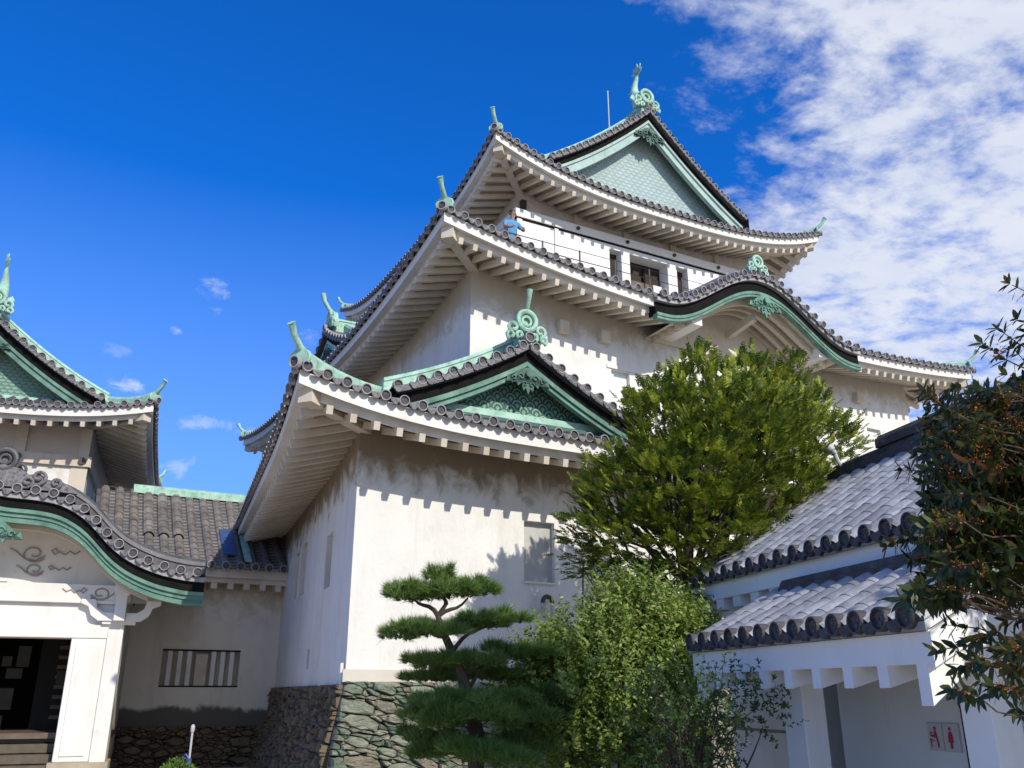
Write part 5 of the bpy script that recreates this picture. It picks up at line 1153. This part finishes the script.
# ---- unseen broadleaf tree added right of the camera to shade the pine and shrub foot
stp = (5.6, 1.9, GZ); stt = plant('unseen_shade_tree', stp, 'round-crowned broadleaf tree added out of view to shade the pine and shrub', 'tree')
tb = MB(); tr2 = limb(tb, stp, (4.7, 2.4, 4.5), .13, .06, 'bark', .03, 8); t2 = tb.build('trunk', stt, smooth=True); lf = Leaves()
for k in range(1500):
    q = np.array((4.55, 2.4, 5.15)) + rv(1)[0] * np.array((1.05, 1.0, .85)) * rng.uniform(.3, 1.) ** .5
    if k < 26: lb = MB(); limb(lb, tr2[4 + k % 4], q, .03, .008, 'bark', .06, 6); lb.build('limb', stt, t2, smooth=True)
    m_ = 12; lf.blade(q + rng.normal(size=(m_, 3)) * .09, rv(m_) + (0, 0, .2), rv(m_) + (0, 0, .5), rng.uniform(.06, .11, m_), .045, 'leaf')
lf.build('crown', stt, M['darkleaf'])

# ---- little bush and the lamp post by the corridor
M['bright'] = leaf_mat('bright_bush_leaf', [(.0, (.06, .13, .02)), (.5, (.13, .24, .04)), (1., (.25, .36, .08))], .5, .3)
bb = pix(178, 768, 15.); bb[2] = GZ; bu = plant('small_bush', bb, 'low bright green bush whose top shows at the bottom edge beside the blue-taped post', 'bush')
lf = Leaves()
for (x, y, r) in ((178, 775, 15), (166, 780, 12), (190, 780, 10)):
    c = pix(x, y, 15.); nn_ = 900; d = rv(nn_); P_ = c + d * r * 15 / 867 * np.array((1, 1, .9)) * rng.uniform(.7, 1.1, (nn_, 1)); lf.blade(P_, d + (0, 0, .6), rv(nn_), .04, .02, 'leaf')
lf.build('foliage', bu, M['bright'])
sb_ = MB()
for q in range(6):
    limb(sb_, bb, pix(168 + 4 * q, 778, 15.), .01, .004, 'bark', .05, 5)
sb_.build('stems', bu)
p0 = pix(187, 790, 15.2); p1 = pix(192.5, 731, 15.2); p0 = np.array((p1[0], p1[1], GZ)); po_ = plant('garden_post', p0, 'thin grey pipe post with a round top and blue tape, against the dark footing', 'post')
def fw(q): return tuple(q)
b = MB(); b.tube([p0, p1], .018, 'white_metal', 10); b.build('pipe', po_, smooth=True)
b = MB(); b.tube([p1 - (0, 0, .02), p1 + (0, 0, .02), p1 + (0, 0, .07), p1 + (0, 0, .10)], [.026, .034, .034, .018], 'white_metal', 12); b.build('cap', po_, smooth=True)
M['tape'] = mat('blue_tape', (.05, .08, .42), None, .5)
zt_ = pix(190, 762, 15.2)[2]; b = MB(); b.tube([(p1[0], p1[1], zt_ - .06), (p1[0], p1[1], zt_ + .05)], .036, 'tape', 10); b.tube([(p1[0] - .03, p1[1] - .04, zt_ + .05), (p1[0] - .09, p1[1] - .05, zt_ + .07), (p1[0] - .05, p1[1] - .05, zt_ + .12), (p1[0] + .01, p1[1] - .04, zt_ + .05), (p1[0] + .04, p1[1] - .05, zt_ - .12)], .014, 'tape', 6); b.build('tape', po_)

# ================================================================== PERSON at the balcony corner
pu, pv2, pz = 9.18, 17.28, 9.92
per = Thing('person', FA, (pu, pv2, pz), 'person in a light blue shirt and pale trousers leaning at the balcony corner rail', 'person')
def skin(name, J, E_, mname, parent=None, sub=2):
    me = bpy.data.meshes.new(name); me.from_pydata([j[0] for j in J], E_, []); o = bpy.data.objects.new(name, me); C.objects.link(o); o.parent = parent or per.e
    me.materials.append(M[mname]); md = o.modifiers.new('skin', 'SKIN'); 
    for i, j in enumerate(J): me.skin_vertices[0].data[i].radius = j[1] if hasattr(j[1], '__len__') else (j[1], j[1]); me.skin_vertices[0].data[i].use_root = (i == 0)
    sb2 = o.modifiers.new('sub', 'SUBSURF'); sb2.levels = sub; sb2.render_levels = sub; return o
M['skin'] = mat('skin', (.36, .22, .15), None, .6); M['shirt'] = mat('light_blue_shirt', (.10, .33, .62), (.08, .26, .5), .8, 8.); M['trousers'] = mat('pale_trousers', (.42, .47, .55), (.36, .4, .5), .85, 8.); M['hair'] = mat('black_hair', (.012, .010, .010), None, .5)
def bodyJ(g):   # joints relative to feet; y- = towards the rail in front
    J = [((0, .04, .93), (.135 + g, .10 + g)), ((0, .0, 1.12), (.125 + g, .095 + g)), ((0, -.06, 1.33), (.155 + g, .11 + g)), ((0, -.09, 1.44), .065 + g * .5), ((0, -.12, 1.52), .055), ((0, -.14, 1.62), (.062, .080)), ((0, -.135, 1.70), (.070, .085)),
         ((.17, -.07, 1.39), .058 + g), ((.27, -.20, 1.18), .046 + g), ((.20, -.36, 1.09), .036), ((.14, -.42, 1.09), .030),
         ((-.17, -.07, 1.39), .058 + g), ((-.27, -.20, 1.18), .046 + g), ((-.20, -.36, 1.09), .036), ((-.14, -.42, 1.09), .030),
         ((.09, .04, .84), .088 + g), ((.10, .0, .48), .060 + g), ((.10, .03, .09), .042 + g * .6), ((.11, -.12, .04), .036),
         ((-.09, .04, .84), .088 + g), ((-.12, -.03, .48), .060 + g), ((-.11, .03, .09), .042 + g * .6), ((-.13, -.12, .04), .036)]
    E_ = [(0, 1), (1, 2), (2, 3), (3, 4), (4, 5), (5, 6), (2, 7), (7, 8), (8, 9), (9, 10), (2, 11), (11, 12), (12, 13), (13, 14), (0, 15), (15, 16), (16, 17), (17, 18), (0, 19), (19, 20), (20, 21), (21, 22)]
    return J, E_
J, E_ = bodyJ(0.); body = skin('body', J, E_, 'skin')
for sg in (-1, 1):      # fingers closed over the rail, part of the hands
    for k in range(4):
        x0 = sg * (.14 - .02 * k + .02); skin('finger', [((x0, -.43, 1.105), .010), ((x0 - sg * .01, -.475, 1.10), .0095), ((x0 - sg * .012, -.485, 1.065 - .004 * (k in (0, 3))), .008)], [(0, 1), (1, 2)], 'skin', body, 1)
    skin('finger', [((sg * .17, -.41, 1.095), .012), ((sg * .13, -.44, 1.06), .010), ((sg * .115, -.46, 1.05), .008)], [(0, 1), (1, 2)], 'skin', body, 1)
Jt = [J[i] for i in (0, 1, 2, 3, 7, 8, 11, 12)]; g = .02
Jt = [(p, (r[0] + g, r[1] + g) if hasattr(r, '__len__') else r + g) for p, r in Jt]; Jt[3] = ((0, -.085, 1.42), .07)
Jt[5] = ((.245, -.16, 1.24), .066); Jt[7] = ((-.245, -.16, 1.24), .066)
skin('shirt', Jt, [(0, 1), (1, 2), (2, 3), (2, 4), (4, 5), (2, 6), (6, 7)], 'shirt')
Jp = [((0, .04, .95), (.15, .115)), ((.09, .04, .84), .108), ((.10, .0, .48), .080), ((.10, .03, .10), .062), ((-.09, .04, .84), .108), ((-.12, -.03, .48), .080), ((-.11, .03, .10), .062)]
skin('trousers', Jp, [(0, 1), (1, 2), (2, 3), (0, 4), (4, 5), (5, 6)], 'trousers')
skin('hair', [((0, -.085, 1.60), (.088, .080)), ((0, -.105, 1.69), (.105, .112)), ((0, -.125, 1.75), (.085, .10))], [(0, 1), (1, 2)], 'hair')
skin('shoe', [((.11, .03, .045), .05), ((.11, -.14, .03), .042)], [(0, 1)], 'hair'); skin('shoe', [((-.11, .03, .045), .05), ((-.13, -.14, .03), .042)], [(0, 1)], 'hair')
f = MB();
nx = MB(); nb = np.array((pu, pv2, pz))
nx.prism([(-.012, -.02), (.012, -.02), (0, .03)], nb + (0, -.225, 1.62), (1, 0, 0), (0, 0, 1), (0, -.022, 0), 'skin'); nx.build('nose', per, body)
for sg in (-1, 1):
    e = MB(); e.tube([nb + (sg * .03, -.222, 1.655), nb + (sg * .03, -.232, 1.655)], .010, 'hair', 8); e.build('eye', per, body)
    e = MB(); e.tube([nb + (sg * .078, -.14, 1.63), nb + (sg * .092, -.135, 1.635)], .022, 'skin', 8); e.build('ear', per, body)
e = MB(); e.box(nb + (-.022, -.228, 1.582), nb + (.022, -.22, 1.588), mat('lips', (.35, .12, .10), None)); e.build('mouth', per, body)
